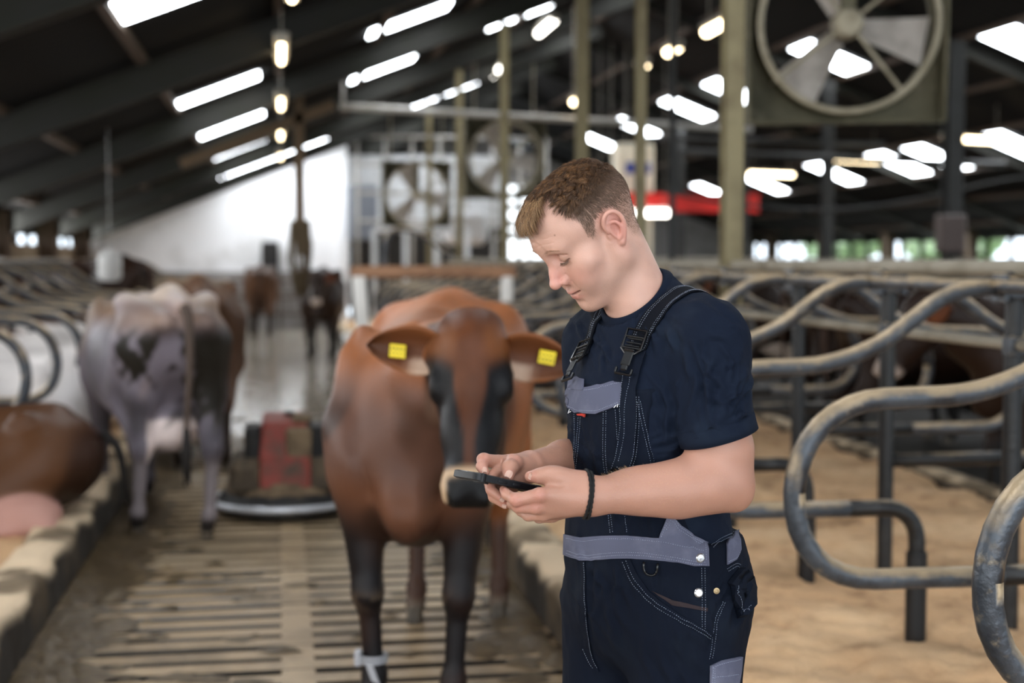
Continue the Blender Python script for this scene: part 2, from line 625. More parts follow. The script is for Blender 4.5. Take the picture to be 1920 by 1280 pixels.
# dung trodden over the slats
V = []; F = []
for i in range(330):
    yy = rng.uniform(4.2, 18) if i < 170 else rng.uniform(4.2, 9); xx = rng.uniform(KL + .05, KR - .05)
    if rng.random() < .5: xx = KL + abs(rng.gauss(0, .22))
    if not KL < xx < KR: continue
    r_ = rng.uniform(.02, .075) * (1.7 if xx < KL + .3 else 1); k = len(V); n = 9
    V.append((xx, yy, rng.uniform(.008, .022)))
    for q in range(n):
        a = 2 * math.pi * q / n; rq = r_ * rng.uniform(.6, 1.3)
        V.append((xx + rq * 1.3 * math.cos(a), yy + rq * .8 * math.sin(a), .001))
    F += [(k, k + 1 + q, k + 1 + (q + 1) % n) for q in range(n)]
for i in range(420):
    left = i < 300
    yy = rng.uniform(4.2, 12); xx = KL + .02 + abs(rng.gauss(0, .13)) if left else KR - .02 - abs(rng.gauss(0, .10))
    r_ = rng.uniform(.05, .13); k = len(V); n = 9
    V.append((xx, yy, rng.uniform(.015, .04)))
    for q in range(n):
        a = 2 * math.pi * q / n; rq = r_ * rng.uniform(.6, 1.3)
        V.append((min(max(xx + rq * math.cos(a), KL - .01), KR + .01), yy + rq * 1.3 * math.sin(a), .001))
    F += [(k, k + 1 + q, k + 1 + (q + 1) % n) for q in range(n)]
mat_dung2 = mat('cow dung', (.13, .085, .038), .5, coords='World', noise=(20, (.20, .14, .07), .45, .7), bump=(40, .6))
dg = mesh_np('dung', V, F, mat_dung2, None)
tag(dg, 'brown cow dung trodden over the slatted aisle floor', 'dung', kind='stuff')

# alleys and the ground on the other side
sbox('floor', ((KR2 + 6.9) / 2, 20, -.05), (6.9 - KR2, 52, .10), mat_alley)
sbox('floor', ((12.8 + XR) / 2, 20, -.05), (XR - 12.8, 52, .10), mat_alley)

def kerb(name, x0, x1, ztop, seed, face, amp=1.0):
    ny = 700
    ys = np.linspace(-1, 32, ny)
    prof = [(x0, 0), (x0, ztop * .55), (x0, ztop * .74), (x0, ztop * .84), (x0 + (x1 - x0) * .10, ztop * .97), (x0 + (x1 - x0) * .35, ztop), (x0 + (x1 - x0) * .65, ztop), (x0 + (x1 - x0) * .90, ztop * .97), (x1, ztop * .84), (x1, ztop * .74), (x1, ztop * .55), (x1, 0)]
    V = []
    for yv in ys:
        for px_, pz in prof:
            V.append((px_, yv, pz))
    V = np.array(V)
    zz = V[:, 2].copy()
    nn = nz3(V * np.array((1, 1.0, 1)), 7, seed); n2 = nz3(V, 21, seed + 3)
    up = V[:, 2] > .02
    V[:, 2] += amp * up * (.020 * nn + .014 * n2); V[:, 0] += amp * up * (.018 * nn * -1 + .012 * n2)
    m_ = len(prof)
    I = np.arange(len(V)).reshape(ny, m_)
    F = np.stack([I[:-1, :-1], I[:-1, 1:], I[1:, 1:], I[1:, :-1]], -1).reshape(-1, 4)
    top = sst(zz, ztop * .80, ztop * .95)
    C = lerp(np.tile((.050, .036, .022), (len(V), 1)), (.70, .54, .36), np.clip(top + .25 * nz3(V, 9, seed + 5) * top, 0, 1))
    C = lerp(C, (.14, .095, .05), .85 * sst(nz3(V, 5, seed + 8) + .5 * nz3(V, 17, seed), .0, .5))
    o = mesh_np(name, V, F, mat_kerb, None, col=C); o['kind'] = 'structure'; return o
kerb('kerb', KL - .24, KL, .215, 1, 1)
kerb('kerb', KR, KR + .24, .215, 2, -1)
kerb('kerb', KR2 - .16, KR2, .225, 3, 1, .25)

def bedz(seed, base=.175, amp=.042):
    def f_(X, Y):
        V = np.stack([X.ravel(), Y.ravel(), 0 * X.ravel()], 1)
        z = base + amp * nz3(V, 3.1, seed) + amp * .60 * nz3(V, 8.3, seed + 2) + amp * .42 * np.abs(nz3(V, 17, seed + 4)) + amp * .22 * nz3(V, 39, seed + 6)
        return z.reshape(X.shape)
    return f_
V1, F1 = grid('b', KR + .2, KR2 - .18, .5, 11, 220, 640, bedz(1), None)
bd = mesh_np('bedding', V1, F1, mat_bed); tag(bd, 'pale brown sawdust bedding in the near cubicles on the right', 'bedding', kind='stuff')
V1, F1 = grid('b', KR + .2, KR2 - .18, 10.95, 31, 40, 220, bedz(1), None)
bd = mesh_np('bedding', V1, F1, mat_bed); tag(bd, 'sawdust bedding in the far cubicles right of the aisle', 'bedding', kind='stuff')
V1, F1 = grid('b', XL, KL - .2, 2, 31, 60, 420, bedz(5), None)
bd = mesh_np('bedding', V1, F1, mat_bed); tag(bd, 'sawdust bedding in the cubicles left of the aisle', 'bedding', kind='stuff')
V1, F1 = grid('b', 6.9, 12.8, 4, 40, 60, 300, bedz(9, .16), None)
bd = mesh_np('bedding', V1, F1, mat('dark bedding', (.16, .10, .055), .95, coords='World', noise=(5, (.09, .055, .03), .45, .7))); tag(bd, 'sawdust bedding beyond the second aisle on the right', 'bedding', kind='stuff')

# ---- walls
def wall_open(name, x, y0, y1, sill, head, top, side, pane_m):
    """long side wall: low wall, opening with mullions, eaves board"""
    t = .16
    w_ = sbox(name, (x, (y0 + y1) / 2, sill / 2), (t, y1 - y0, sill), mat_tanw)
    sbox('eaves_board', (x, (y0 + y1) / 2, (head + top) / 2), (t * .8, y1 - y0, top - head), mat_beam, w_)
    yy = y0 + .5
    while yy < y1:
        sbox('mullion', (x, yy, (sill + head) / 2), (.08, .09, head - sill), mat_beam, w_)
        yy += 1.0625
    return w_
wall_left = wall_open('wall_left', XL - .08, 1.5, 31, 1.76, 2.26, 2.50, -1, None)
wall_right = wall_open('wall_right', XR + .08, 4.0, 44, 1.50, 2.10, 2.50, 1, None)
for yy in FR:
    if yy > 3:
        if yy < 31: sbox('pier', (XL + .12, yy, 1.1), (.30, .42, 2.2), mat_brown, wall_left)
        sbox('pier', (XR - .12, yy, 1.1), (.30, .30, 2.2), mat_brown, wall_right)
# left gable wall, whitewashed above a grey plinth, raking top
def gable(name, x0, x1, y, m, zb=0.0, t=.2):
    b = MB()
    pts = [(x0, zb), (x1, zb), (x1, zr(x1) - .02)] + ([(XRIDGE, zr(XRIDGE) - .02)] if x0 < XRIDGE < x1 else []) + [(x0, zr(x0) - .02)]
    n = len(pts)
    b.add([(a, y, c) for a, c in pts] + [(a, y + t, c) for a, c in pts], [tuple(range(n)), tuple(range(2 * n - 1, n - 1, -1))] + [(i, i + n, (i + 1) % n + n, (i + 1) % n) for i in range(n)])
    o = b.build(name, m); o['kind'] = 'structure'; return o
wb_ = gable('wall_back', XL, 1.35, 31.0, mat_white)
sbox('plinth', ((XL + 1.35) / 2, 30.96, .62), (5.35, .06, 1.24), mat_greyw, wb_)
sbox('wall_recess', (1.35, 34.5, 2.6), (.2, 7.2, 5.2), mat_white)
wf = gable('wall_far', 1.35, XR, 44.0, mat_greyw)
sbox('white_cladding', (4.2, 43.9, 3.0), (4.4, .06, 3.4), mat_white, wf)
# gable behind the photographer is open at its doors: only the upper part
b = MB(); b.add([(XL, -5, 4.6 - .2), (XR, -5, 4.4), (XR, -5, zr(XR)), (XRIDGE, -5, zr(XRIDGE)), (XL, -5, zr(XL))], [(0, 1, 3), (0, 3, 4), (1, 2, 3)])
wfr = b.build('wall_front', mat_beam); wfr['kind'] = 'structure'

# windows of the far gable seen beside the man's face
wy = 43.7
for i, (xa, xb, za, zb) in enumerate([(6.75, 7.25, 3.2, 3.75), (7.40, 8.1, 3.2, 3.75), (6.75, 7.25, 2.35, 3.0), (7.40, 8.1, 2.35, 3.0), (6.75, 7.25, 1.2, 2.1), (7.40, 8.1, 1.2, 2.1)]):
    wn = sbox('window_%d' % (i + 1), ((xa + xb) / 2, wy, (za + zb) / 2), (xb - xa, .05, zb - za), mat_pane)
    for sgn in (-1, 1):
        sbox('window_frame', ((xa + xb) / 2 + sgn * (xb - xa + .05) / 2, wy - .02, (za + zb) / 2), (.05, .10, zb - za + .1), mat_postd, wn)
        sbox('window_frame', ((xa + xb) / 2, wy - .02, (za + zb) / 2 + sgn * (zb - za + .05) / 2), (xb - xa + .1, .10, .05), mat_postd, wn)

# ---- roof
def corr(name, x0, x1, m):
    ys = np.arange(Y0, Y1, .0443)
    V = []
    for i, yv in enumerate(ys):
        dz = (.0, .022, .03, .022)[i % 4] - .015
        V += [(x0, yv, zr(x0) + dz), (x1, yv, zr(x1) + dz)]
    n = len(ys)
    F = [(2 * i, 2 * i + 1, 2 * i + 3, 2 * i + 2) for i in range(n - 1)]
    return struct(name, V, F, m)
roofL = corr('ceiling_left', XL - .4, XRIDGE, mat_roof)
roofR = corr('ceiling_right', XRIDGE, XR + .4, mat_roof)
# outer skin keeps daylight out
th = math.atan(SLOPE)
def slope_box(name, xa, xb, yc, wy_, dep, drop, m, parent, bev=0):
    """beam lying in the roof slope from xa to xb, its top 'drop' below the sheets"""
    za, zb = zr(xa) - drop, zr(xb) - drop
    d = Vector((xb - xa, 0, zb - za)); ln = d.length
    rot = Matrix.Rotation(-math.atan2(zb - za, xb - xa), 3, 'Y')
    b = MB()
    c = Vector(((xa + xb) / 2, yc, (za + zb) / 2)) - rot @ Vector((0, 0, dep / 2))
    b.box(c, (ln, wy_ * .35, dep), rot)
    b.box(c + rot @ Vector((0, 0, dep / 2 - .012)), (ln, wy_, .024), rot)
    b.box(c - rot @ Vector((0, 0, dep / 2 - .012)), (ln, wy_, .024), rot)
    return b.build(name, m, parent)
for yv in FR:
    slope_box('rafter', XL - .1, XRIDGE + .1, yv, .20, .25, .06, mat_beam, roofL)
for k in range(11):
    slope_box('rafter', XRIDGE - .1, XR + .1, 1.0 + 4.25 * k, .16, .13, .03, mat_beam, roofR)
xp = -3.35
while xp < XR:
    par = roofL if xp < XRIDGE else roofR
    sbox('purlin', (xp, 19.5, zr(xp) - .045), (.075, 49, .075), mat_wood, par); xp += 1.12
# rooflights: translucent sheets let into the slope
def rooflight(xa, xb, yc, wd, m, parent):
    b = MB()
    za, zb = zr(xa) - .045, zr(xb) - .045
    b.add([(xa, yc - wd / 2, za), (xb, yc - wd / 2, zb), (xb, yc + wd / 2, zb), (xa, yc + wd / 2, za),
           (xa, yc - wd / 2, za + .02), (xb, yc - wd / 2, zb + .02), (xb, yc + wd / 2, zb + .02), (xa, yc + wd / 2, za + .02)],
          [(0, 3, 2, 1), (4, 5, 6, 7), (0, 1, 5, 4), (1, 2, 6, 5), (2, 3, 7, 6), (3, 0, 4, 7)])
    return b.build('rooflight', m, parent)
for yv in (-3.2, 1.4, 5.7, 10.1, 16.0, 20.25, 24.5, 28.6):
    wd_ = .8 if yv < 12 else .50
    rooflight(-1.12, -.20, yv, wd_, mat_sky, roofL)
    if yv != 10.1: rooflight(1.00, 1.90, yv, wd_, mat_sky, roofL)
for yv in (1.4, 5.7, 20.0, 24.25, 28.5): rooflight(2.95, 3.85, yv, .6, mat_sky, roofL)
for yv in (15.8, 20.0, 24.4, 28.2, 32.6, 36.8, 41): rooflight(4.75, 5.45, yv, 1.0, mat_sky, roofL)
for yv in (32.8, 37.0): rooflight(2.2, 3.3, yv, .9, mat_sky, roofL)  # added panels to brighten the far recess
rooflight(9.0, 10.2, 17.1, .9, mat_sky, roofR)
for yv in (4.0, 8.5, 12.8, 21.3, 26.0, 29.1, 33.4, 37.6): rooflight(8.0, 9.0, yv, .9, mat_sky, roofR)
for yv in (8.4, 12.8, 17.2, 21.6, 24.4, 26.05, 29.3, 33.8, 38.0): rooflight(11.2, 12.3, yv, .8, mat_sky, roofR)

mat_fill = mat('added fill panel', (.8, .8, .8), .5, emit=((.90, .95, 1.0), 21))
for yv, xa, xb in ((30.05, -1.2, 1.0), (30.3, 2.6, 4.2), (34.5, 2.2, 4.4), (38.8, 2.2, 5.3)): rooflight(xa, xb, yv, .6, mat_fill, roofL)  # added glowing panels that brighten the white walls at the far end
# trees seen through the side opening on the right, ground outside
sbox('ground', (30, 20, -.2), (28, 90, .2), mat('grass outside', (.10, .16, .05), .9, coords='World', noise=(1, (.16, .2, .07), .4, .7)))
sbox('ground', (-19, 20, -.2), (29, 90, .2), bpy.data.materials['grass outside'])
mat_leaf = mat('foliage', (.62, .78, .50), .8, coords='World', noise=(3, (.80, .88, .62), .4, .65))
mat_trunk = mat('bark', (.08, .06, .04), .9)
def tree_mesh(seed):
    r_ = np.random.RandomState(seed)
    n = 1500
    d = r_.normal(0, 1, (n, 3)); d /= np.linalg.norm(d, axis=1)[:, None]
    c = d * r_.uniform(.55, 1.0, n)[:, None] ** .5 * np.array((1.7, 1.7, 1.9)) + np.array((0, 0, 3.0))
    a = r_.normal(0, .17, (n, 3)); b_ = r_.normal(0, .17, (n, 3))
    V = np.stack([c - a, c + b_, c + a, c - b_], 1).reshape(-1, 3)
    F = np.arange(4 * n).reshape(-1, 4)
    return V, F
tv, tf_ = tree_mesh(1)
t0 = empty('tree', (21.5, 30, 0), 0, 'green tree outside seen through the right side opening, nearest of the row', 'tree', 'trees outside the right side opening')
mesh_np('crown', tv, tf_, mat_leaf, t0, smooth=False)
b = MB(); b.tube([(0, 0, 0), (.05, 0, 1.0), (0, .05, 2.2)], [.16, .13, .09], 8); b.build('trunk', mat_trunk, t0)
for i in range(5):
    c = copy_tree(t0); c.location = (21.5 + (i % 2) * 2.0, 34 + 4.6 * i, 0); c.rotation_euler[2] = i * 1.3
    c['label'] = 'green tree outside the right side opening, ' + ['second', 'third', 'fourth', 'fifth', 'farthest'][i] + ' from the camera'

# ---- posts
def post(x, y, w_, m, lab, z1=None, rz=0):
    z1 = z1 or zr(x) - .40
    b = MB()
    b.box((0, 0, z1 / 2), (w_, w_ * .16, z1)); b.box((-w_ / 2, 0, z1 / 2), (w_ * .14, w_, z1)); b.box((w_ / 2, 0, z1 / 2), (w_ * .14, w_, z1))
    o = b.build('post', m, None); o.location = (x, y, 0); o.rotation_euler[2] = R(90)
    tag(o, lab, 'post', 'steel posts carrying the roof')
    return o
XC = 2.615
post(XC, 8.05, .105, mat_post, 'olive steel post right of the young man, thickest in view')
post(XC, 12.25, .095, mat_post, 'olive steel post rising behind the top of the man\'s head')
post(XC + .04, 10.35, .07, mat_post, 'thin olive post between the man\'s head and the cream hopper')
post(XC + .75, 12.0, .045, mat_postd, 'thin dark pole in front of the cream hopper')
post(XC, 16.6, .09, mat_post, 'olive post left of the man\'s head, in front of the bright windows')
post(XC, 20.85, .09, mat_post, 'dark olive post at the left edge of the far fan')
post(XC, 25.1, .09, mat_post, 'farthest olive post of the row behind the brown cow')
post(8.485, 17.1, .19, mat_postd, 'grey post on the right with a box on it')
post(8.485, 21.3, .15, mat_postd, 'grey post right of centre below the hanging fan')
post(8.485, 25.4, .12, mat_postd, 'slim grey post left below the hanging fan')
post(8.485, 29.6, .12, mat_postd, 'far grey post beside the red beam')
b = MB(); b.box((0, 0, 0), (.12, .12, 2.1), bev=.01); p_ = b.build('hanging_post', mat('rusty post', (.17, .11, .06), .8)); p_.location = (.25, 17.8, 2.62)
tag(p_, 'brown timber hanging from the roof in front of the white gable wall', 'post')
# ================================================================== the farmer
mat_skin = mat('skin', attr=True, rough=.46, sss=.10, bump=(420, .12), spec=.45)
mat_nail = mat('nail', (.56, .35, .28), .40, sss=.1, spec=.3)
mat_hair = mat('hair', attr=True, rough=.42, spec=.45)

LH = np.array((.59, -.81, 0.)); FH = np.array((-.81, -.59, 0.))     # the man's left and forward in (u,n)
MC = np.array((.262, 2.64, 0.))
def B(l, f, z): return MC + l * LH + f * FH + np.array((0, 0, z))
BROT = np.array((LH, FH, (0, 0, 1)))

feet = np.array(B(0, 0, 0))
man = empty('person', W(*feet), -YAW, 'young man in navy dungarees and t-shirt standing in the aisle looking down at a phone', 'person')
def mpart(name, V, F, m, parent=None, **kw):
    """verts in (u,n,z), child of the man"""
    return mesh_np(name, np.asarray(V) - feet, F, m, parent or man, **kw)

# ---- head frame
HY, HP = R(25), R(40)
hl = np.array((math.sin(HY), -math.cos(HY), 0.))
hf0 = np.array((-math.cos(HY), -math.sin(HY), 0.))
hf = hf0 * math.cos(HP) + np.array((0, 0, -math.sin(HP)))
hu = hf0 * math.sin(HP) + np.array((0, 0, math.cos(HP)))
HR = np.array((hl, hf, hu))
HO = np.array((.142, 2.615, 1.594))
def H(x, y, z): return HO + x * hl + y * hf + z * hu
def toH(P): return (np.asarray(P) - HO) @ HR.T

def build_head():
    f = Field((-.1, -.135, -.20), (.1, .14, .135), .0015)
    f.ell((0, -.014, .040), (.0765, .098, .0775), .01)
    f.ell((0, .033, .043), (.066, .064, .064), .03)
    f.ell((0, .036, -.03), (.060, .052, .066), .03)
    f.ell((0, .036, -.065), (.050, .047, .048), .03)
    for s in (-1, 1):
        f.cone((s * .058, .0, -.050), (s * .020, .068, -.097), .017, .015, .03)   # mandible
        f.cone((s * .060, -.004, -.02), (s * .058, .0, -.055), .018, .017, .02)
        f.ell((s * .050, .056, -.018), (.020, .024, .020), .025)               # cheekbone
        f.ell((s * .036, .070, -.045), (.020, .020, .026), .02)               # cheek
    f.ell((0, .080, -.0975), (.021, .0165, .0155), .02)                        # chin
    f.cone((-.034, .0785, .031), (.034, .0785, .031), .0125, .0125, .02)         # brow
    f.cone((0, .087, .027), (0, .085, .045), .012, .014, .02)
    for s in (-1, 1):
        f.ell((s * .030, .1010, .0115), (.0195, .0200, .0120), .014, '-')       # socket
        f.ell((s * .0175, .0975, .0135), (.0085, .0100, .0100), .010, '-')
        f.ell((s * .0315, .0735, .0105), (.0165, .0140, .0125), .004)          # lid ball
    # nose
    f.cone((0, .086, .022), (0, .1015, -.010), .0082, .0088, .012)
    f.cone((0, .1015, -.010), (0, .1135, -.0255), .0088, .0098, .008)
    for s in (-1, 1): f.cone((s * .004, .088, -.004), (s * .010, .088, -.026), .0085, .0085, .012)
    f.ell((0, .1115, -.0275), (.0108, .0105, .0092), .005)
    for s in (-1, 1):
        f.ell((s * .0125, .0965, -.0310), (.0066, .0110, .0080), .0050)
        f.ell((s * .0072, .1015, -.0400), (.0036, .0068, .0050), .002, '-')
    # mouth region
    f.ell((0, .076, -.062), (.031, .018, .024), .02)
    f.cone((-.0035, .0975, -.0565), (-.025, .0845, -.0565), .0055, .0030, .006)
    f.cone((.0035, .0975, -.0565), (.025, .0845, -.0565), .0055, .0030, .006)
    f.cone((-.017, .0875, -.0695), (.017, .0875, -.0695), .0055, .0055, .006)
    f.cone((-.006, .0935, -.0695), (.006, .0935, -.0695), .0062, .0062, .006)
    f.fold([(0, .099, -.040), (0, .098, -.050)], -.0012, .003)
    # ears
    for s in (-1, 1):
        ex = lambda y, z, o=0: (s * (.0765 + o - .30 * (y + .010) * 1.0), y, z)
        f.ell((s * .072, -.010, -.002), (.008, .013, .024), .008)
        f.ell(ex(-.014, .004, .004), (.0045, .0165, .029), .004)
        f.ell(ex(-.010, -.002, .0125), (.0075, .0095, .015), .004, '-')
        rim = [ex(.003, .003, .006), ex(.004, .016, .008), ex(-.002, .028, .010), ex(-.013, .0335, .011), ex(-.024, .028, .011), ex(-.029, .014, .010), ex(-.0265, -.002, .009), ex(-.019, -.016, .008), ex(-.011, -.026, .006), ex(-.004, -.029, .004)]
        f.chain(bez(rim, 3), .0036, .0025)
        f.ell(ex(-.009, -.0265, .004), (.005, .0075, .009), .004)
        f.chain(bez([ex(-.004, .017, .007), ex(-.016, .012, .009), ex(-.0195, -.002, .009), ex(-.014, -.014, .008), ex(-.006, -.019, .007)], 3), .0028, .003)
        f.ell((s * .075, .004, -.006), (.003, .0035, .006), .004)
    # neck (toward the shoulders, in head space)
    nb = toH(L(1207, 590, 2.645))
    f.ell((0, .052, -.142), (.060, .045, .026), .015, '-')
    f.cone((0, -.034, -.005), nb, .057, .063, .022)
    f.cone((0, -.015, -.05), toH(L(1207, 600, 2.63)), .044, .050, .016)
    return f

f = build_head()
hV, hF = f.mesh()
hV = smooth_mesh(hV, hF, 1, .4)
def crease(V, N, pts, amp, wd, ymin=.05):
    """press a line given in (x,z) on the face into the surface (amp>0 sinks)"""
    P2 = V[:, [0, 2]]; dm = np.full(len(V), 9.)
    pts = np.array(pts, float)
    for a, b in zip(pts[:-1], pts[1:]):
        ba = b - a; t = np.clip(((P2 - a) @ ba) / (ba @ ba), 0, 1)
        dm = np.minimum(dm, np.linalg.norm(P2 - a - t[:, None] * ba, axis=1))
    return V - N * (amp * np.exp(-(dm / wd) ** 2) * (V[:, 1] > ymin))[:, None]
def linedist(V, pts, ymin=.05):
    P2 = V[:, [0, 2]]; dm = np.full(len(V), 9.); pts = np.array(pts, float)
    for a, b in zip(pts[:-1], pts[1:]):
        ba = b - a; t = np.clip(((P2 - a) @ ba) / (ba @ ba), 0, 1)
        dm = np.minimum(dm, np.linalg.norm(P2 - a - t[:, None] * ba, axis=1))
    return np.where(V[:, 1] > ymin, dm, 9.)
hN = vnormals(hV, hF)
MOUTH = [(-.0275, -.0590), (-.014, -.0615), (-.005, -.0628), (0, -.0636), (.005, -.0628), (.014, -.0615), (.0275, -.0590)]
hV = crease(hV, hN, MOUTH, .0034, .0016)
hV = crease(hV, hN, [(-.013, -.0835), (0, -.0845), (.013, -.0835)], .0026, .0055)
hV = crease(hV, hN, [(0, -.042), (0, -.051)], .0012, .003)
for s in (-1, 1):
    LID = [(s * .0185, .0045), (s * .025, .0020), (s * .034, .0020), (s * .0455, .0060)]
    hV = crease(hV, hN, LID, .0022, .0013)
    hV = crease(hV, hN, [(s * .018, .0170), (s * .030, .0215), (s * .047, .0155)], .0020, .0018)
    hV = crease(hV, hN, [(s * .018, -.0040), (s * .030, -.0080), (s * .043, -.0050)], .0010, .0030)
    hV = crease(hV, hN, [(s * .0185, -.0195), (s * .0215, -.027), (s * .0205, -.036), (s * .016, -.040)], .0016, .0020)
    hV = crease(hV, hN, [(s * .022, -.036), (s * .029, -.050), (s * .034, -.062)], .0008, .0045)
for zz, aa in ((.052, .0004), (.062, .0003), (.071, .0002)):
    hV = crease(hV, hN, [(-.045, zz - .004), (-.02, zz), (0, zz - .002), (.02, zz), (.045, zz - .004)], aa, .0016)
# colour
def gs(V, c, s): return np.exp(-(((V - np.array(c)) / np.array(s)) ** 2).sum(1))
skin = np.array((.56, .325, .250))
hc = np.tile(skin, (len(hV), 1))
hc *= (1 + .05 * nz3(hV, 90, 1))[:, None]
hc = lerp(hc, (.70, .25, .21), np.clip(.55 * gs(hV, (0, .105, -.020), (.022, .024, .030)), 0, 1))
for s in (-1, 1):
    hc = lerp(hc, (.64, .27, .21), .45 * gs(hV, (s * .046, .075, -.030), (.022, .03, .022)))
    hc = lerp(hc, (.62, .21, .17), .6 * gs(hV, (s * .088, -.014, 0), (.014, .026, .042)))
    hc = lerp(hc, (.20, .09, .065), .75 * np.exp(-(linedist(hV, [(s * .0185, .0045), (s * .025, .0020), (s * .034, .0020), (s * .0455, .0060)]) / .0014) ** 2))
    hc = lerp(hc, (.48, .22, .16), .5 * np.exp(-(linedist(hV, [(s * .018, .0170), (s * .030, .0215), (s * .047, .0155)]) / .0022) ** 2))  # shade of the upper lid crease put into the skin colour
    hc = lerp(hc, (.50, .28, .20), .4 * gs(hV, (s * .034, .088, .034), (.020, .014, .0045)))
    hc = lerp(hc, (.55, .25, .20), .5 * gs(hV, (s * .018, .085, .014), (.007, .012, .008)))  # socket shade beside the nose put into the skin colour
    # stubble
    hc = lerp(hc, (.42, .26, .20), .42 * np.clip(gs(hV, (s * .052, .025, -.078), (.022, .055, .032)), 0, 1))
hc = lerp(hc, (.42, .26, .20), .38 * gs(hV, (0, .075, -.108), (.035, .03, .020)))
hc = lerp(hc, (.50, .30, .23), .3 * gs(hV, (0, .095, -.051), (.022, .015, .006)))
lip = np.clip(gs(hV, (0, .093, -.0705), (.020, .014, .0055)) + .75 * gs(hV, (0, .095, -.0575), (.022, .012, .0040)), 0, 1)
hc = lerp(hc, (.58, .185, .165), .85 * lip)
hc = lerp(hc, (.20, .06, .055), .85 * np.exp(-(linedist(hV, MOUTH) / .0013) ** 2))
_pp = hV @ HR + HO
# hair mask on the scalp (head space)
def to_px(P):
    """(u,n,z) -> photo pixel"""
    dz = P[:, 2] - HC
    dep = P[:, 1] * CP - dz * SP
    up = dz * CP + P[:, 1] * SP
    return np.stack([960 + FPX * P[:, 0] / dep, 640 - FPX * up / dep], 1)
HAIRPOLY = np.array([(972, 402), (992, 388), (1012, 372), (1030, 364), (1046, 376), (1058, 396), (1075, 410), (1090, 424), (1098, 440), (1110, 450),
                     (1119, 447), (1119, 428), (1116, 412), (1124, 398), (1138, 388), (1152, 393), (1164, 408), (1172, 424), (1184, 438), (1196, 448),
                     (1260, 440), (1240, 300), (1140, 240), (1080, 230), (1000, 240), (930, 300), (930, 402)], float)
def hairline(P):
    """signed distance in metres inside the hair region, drawn on the near side of the head and mirrored"""
    Q = np.array(P, float); Q[:, 0] = np.abs(Q[:, 0])
    px = to_px(Q @ HR + HO)
    A = HAIRPOLY; Bp = np.roll(A, -1, 0)
    dmin = np.full(len(px), 1e9); ins = np.zeros(len(px), bool)
    for a, b in zip(A, Bp):
        ba = b - a
        t = np.clip(((px - a) @ ba) / (ba @ ba), 0, 1)
        dmin = np.minimum(dmin, np.linalg.norm(px - a - t[:, None] * ba, axis=1))
        c = ((a[1] > px[:, 1]) != (b[1] > px[:, 1])) & (px[:, 0] < (b[0] - a[0]) * (px[:, 1] - a[1]) / (b[1] - a[1] + 1e-9) + a[0])
        ins ^= c
    d = np.where(ins, dmin, -dmin) / 1026
    # parts of the back turned away from the lens
    d = np.where(Q[:, 1] < -.06, np.maximum(d, Q[:, 2] + .045), d)
    return d
hm = hairline(hV)
sc_ = sst(hm, -.002, .010) * (np.abs(hV[:, 0]) < .0815)
near_ear = (np.abs(hV[:, 0]) > .0765) & (hV[:, 2] < .036) & (np.abs(hV[:, 1] + .012) < .03)
sc_ = np.where(near_ear, 0, sc_)
hc = lerp(hc, (.26, .15, .095), .62 * sc_ * (.55 + .45 * sst(hV[:, 2], .0, .06)))
hc = lerp(hc, (.10, .055, .03), .8 * sst(hm, .006, .016) * sst(hV[:, 2], .05, .08))
_q = to_px(hV @ HR + HO)
hc = lerp(hc, (.20, .09, .06), .85 * np.exp(-((_q[:, 0] - 1040) ** 2 + (_q[:, 1] - 441) ** 2) / 1.3 ** 2) * (hV[:, 0] > 0))
headW = hV @ HR + HO          # (u,n,z)

# ---- arms and hands in (u,n,z)
def build_left_arm():
    # near arm (the man's left): shoulder, elbow, wrist
    sh = L(1342, 640, 2.50); el = L(1360, 905, 2.455); wr = L(1108, 930, 2.405)
    lo = np.array((-.04, 2.33, 1.07)); hi = np.array((.45, 2.58, 1.50))
    f = Field(lo, hi, .0022)
    f.cone(sh, L(1350, 850, 2.465), .044, .046, .03)
    f.ell(L(1347, 835, 2.46), (.049, .048, .05), .03)
    f.cone(L(1352, 850, 2.465), el, .050, .0445, .03)
    f.cone(el, L(1270, 918, 2.43), .046, .0455, .02)
    f.ell(L(1310, 905, 2.44), (.055, .044, .046), .03)
    f.cone(L(1270, 918, 2.43), wr, .0445, .0285, .02)
    f.ell(L(1225, 917, 2.425), (.085, .036, .041), .02)
    f.ell(L(1383, 925, 2.462), (.020, .024, .026), .025)     # elbow tip
    f.ell(L(1108, 930, 2.405), (.030, .024, .032), .02)
    return f

